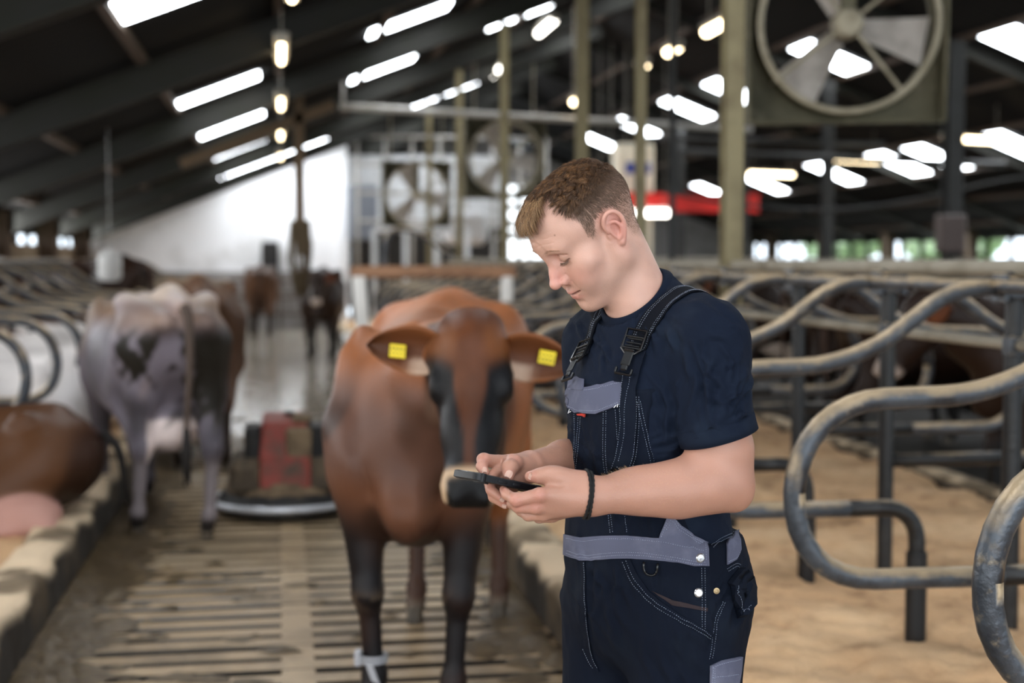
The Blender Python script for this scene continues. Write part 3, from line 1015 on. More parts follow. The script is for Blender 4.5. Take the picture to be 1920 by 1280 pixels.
def hand_left(f):
    wr = L(1108, 930, 2.405)
    # palm/back of the hand: from the wrist to the knuckles, back of hand toward the camera
    k1 = L(1012, 928, 2.375)       # index knuckle
    k2 = L(1004, 950, 2.385)       # middle
    k3 = L(1018, 964, 2.400)       # ring
    k4 = L(1035, 968, 2.418)       # little
    for kk, r0, r1 in ((k1, .026, .0125), (k2, .026, .0125), (k3, .023, .0115), (k4, .020, .0105)):
        f.cone(wr + (kk - wr) * .1, kk, r0, r1, .012)
    f.ell(L(1060, 930, 2.395), (.037, .017, .031), .012)
    # thumb: metacarpal, proximal, distal
    f.chain([L(1090, 905, 2.405), L(1045, 893, 2.40), L(1012, 892, 2.405), L(994, 893, 2.415)], [.022, .0145, .0115, .0095], .010)
    f.cone(L(1060, 897, 2.40), L(1030, 889, 2.40), .0135, .0135, .012)
    # index
    f.chain([k1, L(968, 937, 2.375), L(950, 927, 2.395), L(944, 918, 2.410)], [.0125, .0105, .0088, .0072], .004)
    f.ell(L(968, 936, 2.374), (.011, .010, .0105), .006)
    # middle, ring, little: bent under and behind the phone
    f.chain([k2, L(972, 950, 2.385), L(960, 944, 2.412), L(962, 930, 2.430)], [.0125, .0108, .009, .0075], .003)
    f.chain([k3, L(990, 966, 2.405), L(976, 958, 2.432), L(975, 944, 2.446)], [.0115, .0098, .0085, .007], .003)
    f.chain([k4, L(1010, 971, 2.425), L(998, 964, 2.446), L(996, 950, 2.456)], [.0105, .0088, .0078, .0065], .003)
    # knuckle relief and tendons
    f.ell(k1 + np.array((0, -.006, .002)), (.010, .008, .009), .008)
    f.ell(k2 + np.array((0, -.006, 0)), (.010, .008, .009), .008)
    f.fold([L(1010, 930, 2.365), L(1040, 922, 2.378), L(1085, 922, 2.385)], .0012, .004)
    f.fold([L(1006, 948, 2.375), L(1040, 940, 2.380), L(1085, 932, 2.385)], .0010, .004)
    f.fold([L(1030, 905, 2.38), L(1048, 910, 2.378), L(1062, 905, 2.385)], -.0015, .005)
    return f

def build_right_arm():
    wr = L(998, 874, 2.555); el = L(1130, 905, 2.78)
    f = Field((-.075, 2.40, 1.08), (.25, 2.86, 1.50), .0024)
    f.cone(L(1118, 640, 2.77), L(1125, 850, 2.79), .060, .048, .03)
    f.cone(L(1125, 850, 2.79), el, .048, .044, .02)
    f.cone(el, L(1060, 868, 2.665), .046, .042, .02)
    f.cone(L(1060, 868, 2.665), wr, .041, .0275, .02)
    return f

def hand_right(f):
    wr = L(998, 874, 2.555)
    k1 = L(935, 866, 2.50); k2 = L(938, 885, 2.485); k3 = L(946, 903, 2.477); k4 = L(956, 918, 2.474)
    for kk, r0, r1 in ((k1, .024, .0125), (k2, .024, .0125), (k3, .022, .0115), (k4, .019, .0105)):
        f.cone(wr + (kk - wr) * .12, kk, r0, r1, .012)
    f.ell(L(968, 884, 2.515), (.030, .022, .026), .012)
    # index: over the screen, tip down on the left
    f.chain([k1, L(908, 862, 2.475), L(903, 874, 2.455), L(909, 886, 2.444)], [.0125, .0112, .0095, .0082], .004)
    f.ell(L(906, 861, 2.475), (.0115, .011, .0105), .005)
    # thumb, nearer the camera
    f.chain([L(985, 876, 2.525), L(963, 868, 2.485), L(956, 877, 2.455), L(953, 892, 2.432)], [.019, .0135, .0128, .0100], .010)
    f.ell(L(962, 866, 2.482), (.013, .012, .0115), .008)
    # middle, ring, little wrapped below the phone edge
    f.chain([k2, L(916, 896, 2.462), L(921, 918, 2.442), L(943, 934, 2.424)], [.0125, .0108, .0095, .0080], .003)
    f.chain([k3, L(920, 912, 2.462), L(925, 932, 2.446), L(947, 946, 2.428)], [.0115, .0100, .0088, .0075], .003)
    f.chain([k4, L(930, 926, 2.466), L(938, 938, 2.452), L(958, 944, 2.440)], [.0105, .0090, .0080, .0070], .003)
    return f

fa = build_left_arm(); hand_left(fa)
laV, laF = fa.mesh(); laV = smooth_mesh(laV, laF, 1, .4)
fb = build_right_arm(); hand_right(fb)
raV, raF = fb.mesh(); raV = smooth_mesh(raV, raF, 1, .4)

# ---- torso and legs (under the clothes)
def body_core(f, g=0.0, k=.05):
    def E(l, fo, z, r, kk=k): f.ell(B(l, fo, z), np.array(r) + g, kk, '+', BROT)
    E(0, -.005, .93, (.168, .125, .15))
    E(0, .010, 1.07, (.152, .118, .20))
    E(0, .015, 1.25, (.158, .118, .19))
    f.cone(B(-.115, -.005, 1.405), B(.115, -.005, 1.405), .066 + g, .066 + g, k)
    f.cone(B(0, .0, 1.42), L(1208, 590, 2.645), .085 + g, .075 + g, k)
    for s in (-1, 1):
        f.ell(B(s * .072, -.085, .93), np.array((.085, .07, .10)) + g, k, '+', BROT)
        f.cone(B(s * .095, 0, .86), B(s * .10, .015, .50), .090 + g, .062 + g, .03)
        f.cone(B(s * .10, .015, .50), B(s * .105, -.01, .09), .058 + g, .040 + g, .03)
    return f

ft = Field(B(0, 0, 0) - np.array((.30, .30, 0)), B(0, 0, 0) + np.array((.30, .30, 1.52)), .007)
body_core(ft, -.018)
tV, tF = ft.mesh()
ac = lambda V: np.tile(skin * np.array((.84, .74, .68)), (len(V), 1)) * (1 + .05 * nz3(V, 60, 3))[:, None]
lac, rac, tcx = ac(laV), ac(raV), ac(tV)
# redder knuckles and finger tips
for P_, Cc in ((laV, lac), (raV, rac)):
    pass
def redden(V, C, pts, s, amt=.5, col=(.56, .22, .17)):
    for p in pts:
        C = lerp(C, col, amt * gs(V, p, (s, s, s)))
    return C
lac = redden(laV, lac, [L(1012, 928, 2.36), L(1004, 950, 2.37), L(964, 936, 2.36), L(972, 950, 2.37), L(941, 919, 2.4), L(994, 893, 2.4), L(1385, 940, 2.45)], .014)
rac = redden(raV, rac, [L(906, 861, 2.46), L(962, 868, 2.47), L(943, 934, 2.42), L(947, 946, 2.42), L(909, 886, 2.44), L(953, 892, 2.43), L(921, 918, 2.44)], .013)
Vall = np.concatenate([headW, laV, raV, tV])
Fall = np.concatenate([hF, laF + len(headW), raF + len(headW) + len(laV), tF + len(headW) + len(laV) + len(raV)])
body = mpart('body', Vall, Fall, mat_skin, col=np.concatenate([hc, lac, rac, tcx]))

# ---- nails
def nail(c, nrm, tip, wd, ln, name='fingernail'):
    nrm = Vector(nrm).normalized(); t = Vector(tip); t = (t - nrm * t.dot(nrm)).normalized(); b = nrm.cross(t)
    V = []; n = 7; m = 6
    for i in range(m):
        v = i / (m - 1)
        ww = wd * (1 - .45 * max(0, v - .6) ** 2 * 6 * .5) * (1 - .25 * max(0, .25 - v) * 4)
        for j in range(n):
            a = (j / (n - 1) - .5) * 2
            p = Vector(c) + t * (v - .5) * ln + b * a * ww * .5 - nrm * (a * a * wd * .26 + (v - .5) ** 2 * ln * .16) + nrm * .0013
            V.append(p)
    V2 = [p - nrm * .0012 for p in V]
    F = [(i * n + j, i * n + j + 1, (i + 1) * n + j + 1, (i + 1) * n + j) for i in range(m - 1) for j in range(n - 1)]
    k = n * m
    F2 = [tuple(x + k for x in q[::-1]) for q in F]
    ring = [j for j in range(n)] + [i * n + n - 1 for i in range(1, m)] + [(m - 1) * n + j for j in range(n - 2, -1, -1)] + [i * n for i in range(m - 2, 0, -1)]
    Fs = [(ring[i], ring[(i + 1) % len(ring)] + 0, ring[(i + 1) % len(ring)] + k, ring[i] + k) for i in range(len(ring))]
    o = mpart(name, np.array([tuple(p) for p in V + V2]), F + F2 + Fs, mat_nail)
    return o
bvh_body = BVHTree.FromPolygons([Vector(v) for v in Vall], [tuple(q) for q in Fall.tolist()])
def ray_px(bvh, px, py, n0=1.5):
    a = Vector(L(px, py, 1.0)); b = Vector(L(px, py, 2.0))
    return bvh.ray_cast(a, (b - a).normalized())
def nail_px(px, py, tx, ty, wd, ln):
    h, nr, i_, d = ray_px(bvh_body, px, py)
    if h is None: return
    t = Vector(L(tx, ty, h[1])) - Vector(L(px, py, h[1]))
    nail(h, nr, t, wd, ln)
nail_px(908, 880, 909, 888, .0095, .0115)
nail_px(954, 888, 950, 898, .0125, .0140)
nail_px(994, 892, 987, 897, .0105, .0115)
nail_px(941, 937, 949, 942, .0075, .0085)
nail_px(945, 949, 954, 951, .0072, .0080)

# ---- eyelashes and eyebrow hairs
STUB = True
def blades(roots, tips, wid, colr, name, m, parent=None, bend=None, seg=3):
    """thin three-sided tapered hairs"""
    roots = np.asarray(roots); tips = np.asarray(tips); n = len(roots)
    d = tips - roots
    ln = np.linalg.norm(d, axis=1)[:, None] + 1e-9
    t = d / ln
    a = np.cross(t, np.tile((0.31, .52, .79), (n, 1))); a /= np.linalg.norm(a, axis=1)[:, None] + 1e-9
    b = np.cross(t, a)
    if bend is None: bend = np.zeros_like(roots)
    V = np.zeros((n, seg * 3 + 1, 3)); 
    for s_ in range(seg):
        v = s_ / seg
        p = roots + d * v + bend * (4 * v * (1 - v) if False else v * (1 - v) * 2)
        w_ = wid * (1 - .55 * v)
        for k in range(3):
            an = 2 * math.pi * k / 3
            V[:, s_ * 3 + k] = p + (a * math.cos(an) + b * math.sin(an)) * (w_ if np.isscalar(w_) else w_[:, None])
    V[:, -1] = tips
    F = []
    for s_ in range(seg - 1):
        for k in range(3):
            q = (k + 1) % 3
            F.append((s_ * 3 + k, s_ * 3 + q, s_ * 3 + 3 + q)); F.append((s_ * 3 + k, s_ * 3 + 3 + q, s_ * 3 + 3 + k))
    for k in range(3):
        F.append(((seg - 1) * 3 + k, (seg - 1) * 3 + (k + 1) % 3, seg * 3))
    F = np.array(F)
    nv = seg * 3 + 1
    FF = (F[None] + (np.arange(n) * nv)[:, None, None]).reshape(-1, 3)
    C = None
    if colr is not None: C = np.repeat(np.asarray(colr), nv, axis=0)
    return mpart(name, V.reshape(-1, 3), FF, m, parent, col=C)

rr = np.random.RandomState(3)
R1 = []; T1 = []; C1 = []
for s in (-1, 1):
    for i in range(60):
        t = i / 59
        x = s * (.018 + .027 * t); z = .0022 - .0015 * math.sin(math.pi * t) + .003 * t; y = .0865 - .0055 * t ** 2 + .0012
        r0 = H(x, y, z)
        R1.append(r0); T1.append(H(x + s * .0035 * (t - .2) + rr.normal(0, .0006), y + .0042 + rr.normal(0, .0008), z - .0036 - rr.rand() * .0020)); C1.append((.16, .09, .05))
lashes = blades(R1, T1, .00020, C1, 'eyelashes', mat_hair)
R1 = []; T1 = []; C1 = []
bh = BVHTree.FromPolygons([Vector(v) for v in hV], [tuple(q) for q in hF.tolist()])
for s in (-1, 1):
    for i in range(130):
        t = rr.rand()
        x = s * (.014 + .034 * t); z = .0320 + .0055 * math.sin(math.pi * min(1, t * .9 + .1)) + rr.normal(0, .0016) * (1.1 - t)
        h, nr, _, _ = bh.ray_cast(Vector((x, .2, z)), Vector((0, -1, 0)))
        if h is None: continue
        h = np.array(h); nr = np.array(nr)
        R1.append(H(*(h - nr * .0003))); T1.append(H(*(h + nr * .0014 + np.array((s * .005, -.001, .0022 - .004 * t))))); C1.append(np.array((.50, .31, .20)) * (.8 + .4 * rr.rand()))
brows = blades(R1, T1, .00022, C1, 'eyebrows', mat_hair)

# stubble along the jaw, chin and upper lip
mk = np.zeros(len(hV))
for s in (-1, 1):
    mk += gs(hV, (s * .056, .012, -.070), (.020, .045, .032)) + .6 * gs(hV, (s * .066, .010, -.030), (.015, .016, .03))
mk += gs(hV, (0, .075, -.100), (.034, .03, .020)) + .7 * gs(hV, (0, .095, -.050), (.022, .015, .006))
hN2 = vnormals(hV, hF)
sel = rr.randint(0, len(hV), 26000)
sel = sel[rr.rand(len(sel)) < np.clip(mk[sel], 0, 1) * .42]
jit = rr.normal(0, .0007, (len(sel), 3))
p0 = hV[sel] + jit - hN2[sel] * (jit * hN2[sel]).sum(1)[:, None]
d0 = hN2[sel] * .7 + np.array((0, .2, -.6)) + rr.normal(0, .2, (len(sel), 3))
d0 /= np.linalg.norm(d0, axis=1)[:, None]
stub = blades((p0 - hN2[sel] * .0003) @ HR + HO, (p0 + d0 * .0014) @ HR + HO, .00013, np.tile((.17, .105, .07), (len(sel), 1)), 'stubble', mat_hair, seg=2)
stub['kind'] = 'stuff'
# ---- hair
top_col = np.array((.110, .050, .020)); hi_col = np.array((.26, .125, .050)); blond = np.array((.40, .235, .115))
side_col = np.array((.235, .150, .105))
def scalp_hit(d):
    h, nr, _, _ = bh.ray_cast(Vector((0, -.012, .035)) + Vector(d) * .25, -Vector(d))
    return (None, None) if h is None else (np.array(h), np.array(nr))
R1 = []; T1 = []; C1 = []; Bn = []; W1 = []
clumps = []
while len(clumps) < 650:
    d = rr.normal(0, 1, 3); d /= np.linalg.norm(d)
    if d[2] < .1: continue
    h, nr = scalp_hit(d)
    if h is not None: clumps.append((h, rr.normal(0, 1, 3) * np.array((.26, .20, .18)), rr.rand()))
CL = np.array([c[0] for c in clumps])
cand = rr.normal(0, 1, (90000, 3)); cand /= np.linalg.norm(cand, axis=1)[:, None]
hits = []
for d in cand:
    if d[2] < -.75: continue
    h, nr = scalp_hit(d)
    if h is not None: hits.append((h, nr))
HM = hairline(np.array([h[0] for h in hits]))
N = 0
for (h, nr), hmv in zip(hits, HM):
    if hmv < rr.rand() * .007: continue
    if abs(h[0]) > .0745 and h[2] < .034 and -.040 < h[1] < .008: continue
    tp = float(sst(np.array([h[2]]), .062, .098)[0])
    if tp < .25 and rr.rand() < .30 + .35 * (1 - float(sst(np.array([h[2]]), .0, .05)[0])): continue
    if N >= 34000: break
    N += 1
    fr = float(sst(np.array([h[1]]), .0, .07)[0])
    ln = .0040 + tp * (.011 + .020 * fr) + .003 * rr.rand() + .004 * float(sst(np.array([h[2]]), .02, .06)[0])
    if h[2] < .02: ln *= .8
    dt = np.array((.25 * np.sign(h[0] + .001), .85, .02))
    ds = np.array((0, -.18 if h[1] < .01 else .10, -.8)) + rr.normal(0, .16, 3)
    ci = int(np.argmin(((CL - h) ** 2).sum(1)))
    dt = dt + clumps[ci][1]
    dd = dt * tp + ds * (1 - tp)
    dd = dd - nr * (dd @ nr); dd /= np.linalg.norm(dd) + 1e-9
    lift = .20 + .14 * tp + .08 * tp * (1 - fr) + rr.normal(0, .07)
    dirv = dd + nr * lift; dirv /= np.linalg.norm(dirv)
    tip = h + dirv * ln
    if tp > .2:
        ct = CL[ci] + (dirv) * ln * 1.05
        tip = tip * (1 - .40 * tp) + ct * .40 * tp + rr.normal(0, .0010, 3)
    R1.append(H(*(h - nr * .0006))); T1.append(H(*tip))
    Bn.append((nr * ln * .45 * tp) @ HR)
    c = side_col * (1 - tp) + (top_col if .45 * clumps[ci][2] + .55 * rr.rand() < .60 else hi_col) * tp
    fb_ = fr * tp * float(sst(np.array([h[1]]), .055, .08)[0])
    if fb_ > 0: c = c * (1 - fb_ * .5) + blond * fb_ * .5
    C1.append(c * (.70 + .6 * rr.rand()))
    W1.append(.00020 + .00026 * tp)
# the fringe: long strands from the front hairline falling forward
for i in range(2600):
    x = rr.uniform(-.050, .026)
    z0 = .103 + rr.uniform(-.010, .010) - 1.0 * x * x
    h, nr, _, _ = bh.ray_cast(Vector((x, .2, z0)), Vector((0, -1, 0)))
    if h is None: continue
    h = np.array(h); nr = np.array(nr)
    k = int((x + .05) / .006)
    sw = .30 + .25 * math.sin(k * 2.3)
    ln = rr.uniform(.026, .047)
    dirv = np.array((sw * .55, .62, -.52)) + rr.normal(0, .09, 3)
    dirv /= np.linalg.norm(dirv)
    tip = h + nr * .004 + dirv * ln
    R1.append(H(*(h - nr * .0006))); T1.append(H(*tip)); Bn.append((nr * .022 + np.array((0, .004, .012))) @ HR)
    C1.append((blond * rr.uniform(.6, 1.35)) if rr.rand() < .70 else hi_col * rr.uniform(.6, 1.1))
    W1.append(.00036)
hair = blades(R1, T1, np.array(W1), C1, 'hair', mat_hair, bend=np.array(Bn), seg=5)
tag(hair, 'short brown hair with a blond fringe swept forward')


# fine blond hairs on the forearms
laN = vnormals(laV, laF)
wr_, el_ = L(1108, 930, 2.405), L(1360, 905, 2.455)
axd = (el_ - wr_); Lx = np.linalg.norm(axd); axd /= Lx
R1 = []; T1 = []; C1 = []
for i in rr.randint(0, len(laV), 9000):
    t = (laV[i] - wr_) @ axd
    if t < .02 or t > Lx - .01 or laN[i][2] < -.3 or laV[i][2] > 1.19: continue
    d = -axd * .7 + laN[i] * .5 + rr.normal(0, .35, 3)
    d /= np.linalg.norm(d)
    R1.append(laV[i] - laN[i] * .0003); T1.append(laV[i] + d * rr.uniform(.004, .009)); C1.append((.55, .33, .17))
raN = vnormals(raV, raF)
wr_, el_ = L(998, 874, 2.555), L(1130, 905, 2.78)
axd = (el_ - wr_); Lx = np.linalg.norm(axd); axd /= Lx
for i in rr.randint(0, len(raV), 5000):
    t = (raV[i] - wr_) @ axd
    if t < .02 or t > Lx - .01 or raN[i][2] < 0 or raV[i][2] > 1.24: continue
    d = -axd * .7 + raN[i] * .5 + rr.normal(0, .35, 3)
    d /= np.linalg.norm(d)
    R1.append(raV[i] - raN[i] * .0003); T1.append(raV[i] + d * rr.uniform(.004, .009)); C1.append((.62, .40, .22))
ah = blades(R1, T1, .00011, C1, 'arm_hair', mat_hair, seg=2)
for o in (ah, lashes, brows, hair): o['kind'] = 'stuff'
# ================================================================== clothes
mat_shirt = mat('navy jersey', (.013, .023, .052), .85, noise=(9, (.024, .039, .070), .50, .78), bump=(1500, .25), spec=.12)
mat_dung = mat('navy work twill', (.010, .017, .039), .85, noise=(8, (.019, .029, .050), .52, .80), noise2=(3.3, (.018, .019, .023), .60, .80), bump=(1800, .3), spec=.12)
mat_grey = mat('grey twill', (.135, .142, .210), .8, noise=(14, (.20, .205, .28), .5, .8), bump=(1800, .3), spec=.15)
mat_strap = mat('black webbing', (.010, .013, .024), .85, spec=.12, bump=(2200, .3))
mat_plastic = mat('black plastic', (.010, .012, .016), .32)
mat_thread = mat('pale thread', (.40, .45, .56), .8, spec=.1)
mat_red = mat('red label', (.50, .05, .035), .8, spec=.1)
mat_metal = mat('snap metal', (.62, .62, .63), .32, metal=.9, noise=(300, (.30, .29, .28), .5, .7))
mat_cord = mat('black cord', (.008, .008, .010), .75, bump=(900, .6))

def custom(f, fn, mode='max'):
    X = f.ax[0][:, None, None]; Y = f.ax[1][None, :, None]; Z = f.ax[2][None, None, :]
    x, y = X - MC[0], Y - MC[1]
    l = x * LH[0] + y * LH[1]; fo = x * FH[0] + y * FH[1]
    d = fn(l, fo, Z + 0 * l, X, Y)
    f.D = (np.maximum(f.D, d) if mode == 'max' else f.D + d).astype(np.float32)

NB = np.array((.226, 2.634, 0.)); RF = .057                # neck ring
def ring_pt(ph, r=RF, dz=0.0):
    p = NB + r * (math.cos(ph) * FH + math.sin(ph) * LH)
    return np.array((p[0], p[1], 1.474 - .050 * math.cos(ph) + dz))
rn = FH * .050 / RF + np.array((0, 0, 1)); rn /= np.linalg.norm(rn)
RC = np.array((NB[0], NB[1], 1.474))

# ---- t-shirt
shl, shr = L(1336, 636, 2.50), L(1112, 640, 2.775)
fs = Field(B(0, 0, .94) - np.array((.27, .30, 0)), B(0, 0, 1.56) + np.array((.27, .30, 0)), .0040)
def ES(l, fo, z, r, kk=.05): fs.ell(B(l, fo, z), np.array(r), kk, '+', BROT)
ES(0, .002, 1.0, (.168, .132, .15))
ES(0, .012, 1.10, (.160, .128, .20))
ES(0, .014, 1.26, (.170, .126, .18))
fs.cone(B(-.11, -.005, 1.405), B(.11, -.005, 1.405), .074, .074, .05)
fs.cone(B(-.02, -.01, 1.40), RC + np.array((.012, .006, -.035)), .09, .070, .04)
fs.cone(B(.07, -.03, 1.425), ring_pt(math.pi * .8) + np.array((.004, 0, -.018)), .05, .022, .03)
fs.cone(B(-.05, -.04, 1.43), ring_pt(math.pi * 1.2) + np.array((.004, 0, -.018)), .05, .022, .03)
for a in (-.10, .10): fs.cone(B(a, -.015, 1.41), RC + a * .35 * LH + np.array((.012, .01, -.045)), .062, .050, .04)
fs.cone(shl, L(1345, 800, 2.465), .067, .0615, .035)
fs.cone(L(1345, 800, 2.465), L(1347, 850, 2.462), .0640, .068, .01)
fs.cone(shr, L(1122, 800, 2.79), .062, .060, .035)
# hem planes, neck hole
hp = L(1349, 816, 2.465); hn = np.array((.28, 0.05, -1.0)); hn /= np.linalg.norm(hn)
fs_cut = lambda l, fo, Z, X, Y: np.where((X - shl[0]) ** 2 + (Y - shl[1]) ** 2 < .115 ** 2, np.where(l > .085, (X - hp[0]) * hn[0] + (Y - hp[1]) * hn[1] + (Z - hp[2]) * hn[2], -1.0), -1.0)
# sleeve folds
def fpx(fld, pts, amp, wd):
    P = [L(x, y, n) for x, y, n in pts]
    fld.fold(P, amp, wd)
fpx(fs, [(1300, 640, 2.43), (1288, 720, 2.40), (1300, 810, 2.41)], .0045, .011)
fpx(fs, [(1318, 650, 2.43), (1312, 730, 2.40), (1330, 800, 2.40)], -.0040, .009)
fpx(fs, [(1400, 700, 2.44), (1372, 740, 2.405), (1345, 790, 2.40)], .0040, .010)
fpx(fs, [(1405, 730, 2.45), (1385, 765, 2.415), (1368, 795, 2.40)], -.0035, .008)
fpx(fs, [(1395, 660, 2.44), (1360, 690, 2.405), (1338, 740, 2.40)], .0030, .010)
fpx(fs, [(1240, 650, 2.46), (1262, 720, 2.46), (1275, 800, 2.47)], .0045, .010)
fpx(fs, [(1222, 660, 2.47), (1240, 760, 2.48), (1250, 860, 2.49)], -.0035, .010)
fpx(fs, [(1290, 560, 2.46), (1330, 590, 2.44), (1380, 620, 2.45)], .0020, .010)
fpx(fs, [(1140, 640, 2.55), (1150, 690, 2.50), (1160, 715, 2.49)], -.0030, .010)
fpx(fs, [(1120, 650, 2.57), (1130, 700, 2.53)], .0025, .008)
for y in (760, 800, 840, 870):
    fpx(fs, [(1225, y + 14, 2.47), (1262, y + 4, 2.47), (1290, y - 12, 2.48)], -.0026, .008)
def neckcut(l, fo, Z, X, Y):
    h = (X - RC[0]) * rn[0] + (Y - RC[1]) * rn[1] + (Z - RC[2]) * rn[2]
    dx, dy, dz = X - RC[0] - h * rn[0], Y - RC[1] - h * rn[1], Z - RC[2] - h * rn[2]
    rad = np.sqrt(dx * dx + dy * dy + dz * dz)
    inside = np.maximum(rad - .080, -h)          # region to remove
    return -inside
custom(fs, neckcut)
def hemcut(l, fo, Z, X, Y):
    h = (X - hp[0]) * hn[0] + (Y - hp[1]) * hn[1] + (Z - hp[2]) * hn[2]
    r = .9 * np.sqrt((X - hp[0]) ** 2 + (Y - hp[1]) ** 2)
    rem = np.maximum(np.maximum(-h, r - .080), Z - hp[2] - .03)   # below the hem and around the arm
    rem = np.maximum(np.maximum(rem, .142 - l), hp[2] - .13 - Z)
    return -rem
custom(fs, hemcut)
def wrinkles(V, N, regs, seed):
    """regs: (px,py,n, dx,dy, spread_px, count, length_px, amp, width): short creases scattered round a place"""
    r_ = np.random.RandomState(seed)
    D = np.zeros(len(V))
    for px, py, n_, dx, dy, sp, cnt, ln, amp, wd in regs:
        for i in range(cnt):
            cx, cy = px + r_.normal(0, sp), py + r_.normal(0, sp)
            a0 = math.atan2(dy, dx) + r_.normal(0, .22)
            l_ = ln * r_.uniform(.5, 1.2) / 2
            a = L(cx - math.cos(a0) * l_, cy - math.sin(a0) * l_, n_); b = L(cx + math.cos(a0) * l_, cy + math.sin(a0) * l_, n_)
            bow = r_.normal(0, .12) * np.linalg.norm(b - a)
            mid_ = (a + b) / 2 + np.array((-(b - a)[2], 0, (b - a)[0])) / np.linalg.norm(b - a) * bow
            P2 = V[:, [0, 2]]
            dm = np.full(len(V), 9.); tt = np.zeros(len(V))
            for k_, (p, q) in enumerate(((a, mid_), (mid_, b))):
                p2, q2 = p[[0, 2]], q[[0, 2]]
                ba = q2 - p2; t = np.clip(((P2 - p2) @ ba) / (ba @ ba), 0, 1)
                d_ = np.linalg.norm(P2 - p2 - t[:, None] * ba, axis=1)
                m_ = d_ < dm; dm[m_] = d_[m_]; tt[m_] = (t[m_] + k_) / 2
            w_ = wd * r_.uniform(.7, 1.4)
            vis = N[:, 1] < .1
            D += 1.5 * vis * amp * r_.uniform(.5, 1.2) * np.sin(math.pi * np.clip(tt, .02, .98)) ** .7 * (np.exp(-(dm / w_) ** 2) - .55 * np.exp(-((dm - 1.9 * w_) / w_) ** 2))
    return V + N * D[:, None]
sV, sF = fs.mesh(); sN = vnormals(sV, sF)
sV = wrinkles(sV, sN, [(1310, 700, 2.42, .15, 1, 22, 12, 120, .0034, .0042), (1385, 740, 2.43, -.75, 1, 22, 16, 70, .0030, .0034), (1250, 760, 2.47, .25, 1, 20, 10, 130, .0032, .0045),
                       (1265, 850, 2.48, 1, -.3, 22, 12, 70, .0026, .0034), (1350, 600, 2.44, 1, .45, 28, 8, 70, .0020, .0040), (1130, 660, 2.55, .2, 1, 16, 12, 60, .0022, .0030),
                       (1235, 640, 2.48, .4, 1, 16, 8, 90, .0026, .0040), (1350, 770, 2.42, .5, 1, 26, 8, 60, .0018, .0034)], 11)
sV = sV + sN * (.0016 * nz3(sV * np.array((1, 1, .6)), 60, 2) + .0010 * nz3(sV * np.array((1, .8, 1)), 130, 5))[:, None]
sV = smooth_mesh(sV, sF, 1, .4)
shirt = mpart('t_shirt', sV, sF, mat_shirt)
# ribbed collar band that follows the neck
bvH = BVHTree.FromPolygons([Vector(v) for v in headW], [tuple(q) for q in hF.tolist()])
e1 = np.cross(rn, (0, 0, 1.)); e1 /= np.linalg.norm(e1); e2 = np.cross(rn, e1)
NK = 72; rads = []
for k in range(NK):
    a = 2 * math.pi * k / NK; d = e1 * math.cos(a) + e2 * math.sin(a)
    h = bvH.ray_cast(Vector(RC), Vector(d))[0]
    rads.append((np.array(h) - RC) @ d if h is not None else .055)
rads = np.array(rads); rads = np.clip(rads, .04, .088)
for _ in range(6): rads = (rads + np.roll(rads, 1) + np.roll(rads, -1)) / 3
prof = [(-.004, -.012), (.0005, .004), (.0035, .0065), (.0065, .0050), (.0115, -.002), (.0170, -.0095), (.0160, -.0150), (.008, -.018)]
V = []; 
for k in range(NK):
    a = 2 * math.pi * k / NK; d = e1 * math.cos(a) + e2 * math.sin(a)
    for pr, ph_ in prof: V.append(RC + d * (rads[k] + pr) + rn * (ph_ + .003))
n_ = len(prof)
F = [(k * n_ + j, k * n_ + (j + 1) % n_, ((k + 1) % NK) * n_ + (j + 1) % n_, ((k + 1) % NK) * n_ + j) for k in range(NK) for j in range(n_)]
mpart('collar', np.array(V), F, mat_shirt, shirt)
# sleeve hem: a folded band and its seam, following the sleeve
bvS = BVHTree.FromPolygons([Vector(v) for v in sV], [tuple(q) for q in sF.tolist()])
def sleeve_ring(up, rad0):
    pts = []
    ea = np.cross(hn, (0, 1, 0)); ea /= np.linalg.norm(ea); eb = np.cross(hn, ea)
    c0 = hp - hn * up
    for k in range(60):
        a = 2 * math.pi * k / 60; d = ea * math.cos(a) + eb * math.sin(a)
        h = bvS.ray_cast(Vector(c0 + d * .12), Vector(-d))[0]
        r_ = np.linalg.norm(np.array(h) - c0) if h is not None else rad0
        pts.append(min(max(r_, .050), .080))
    r_ = np.array(pts)
    for _ in range(5): r_ = (r_ + np.roll(r_, 1) + np.roll(r_, -1)) / 3
    return [c0 + (ea * math.cos(2 * math.pi * k / 60) + eb * math.sin(2 * math.pi * k / 60)) * r_[k] for k in range(60)]
rA, rB, rC_ = sleeve_ring(.010, .062), sleeve_ring(.022, .062), sleeve_ring(.030, .062)
V = []; 
for k in range(60):
    c0 = hp; o_ = rA[k] - (hp - hn * .010); o_ /= np.linalg.norm(o_)
    V += [rC_[k] - o_ * .002, rB[k] + o_ * .0016, rA[k] + o_ * .0026, rA[k] + o_ * .0030 + hn * .013, rA[k] - o_ * .0005 + hn * .0135, rA[k] - o_ * .003]
F = [(k * 6 + j, k * 6 + (j + 1) % 6, ((k + 1) % 60) * 6 + (j + 1) % 6, ((k + 1) % 60) * 6 + j) for k in range(60) for j in range(6)]
mpart('sleeve_hem', np.array(V), F, mat_shirt, shirt)
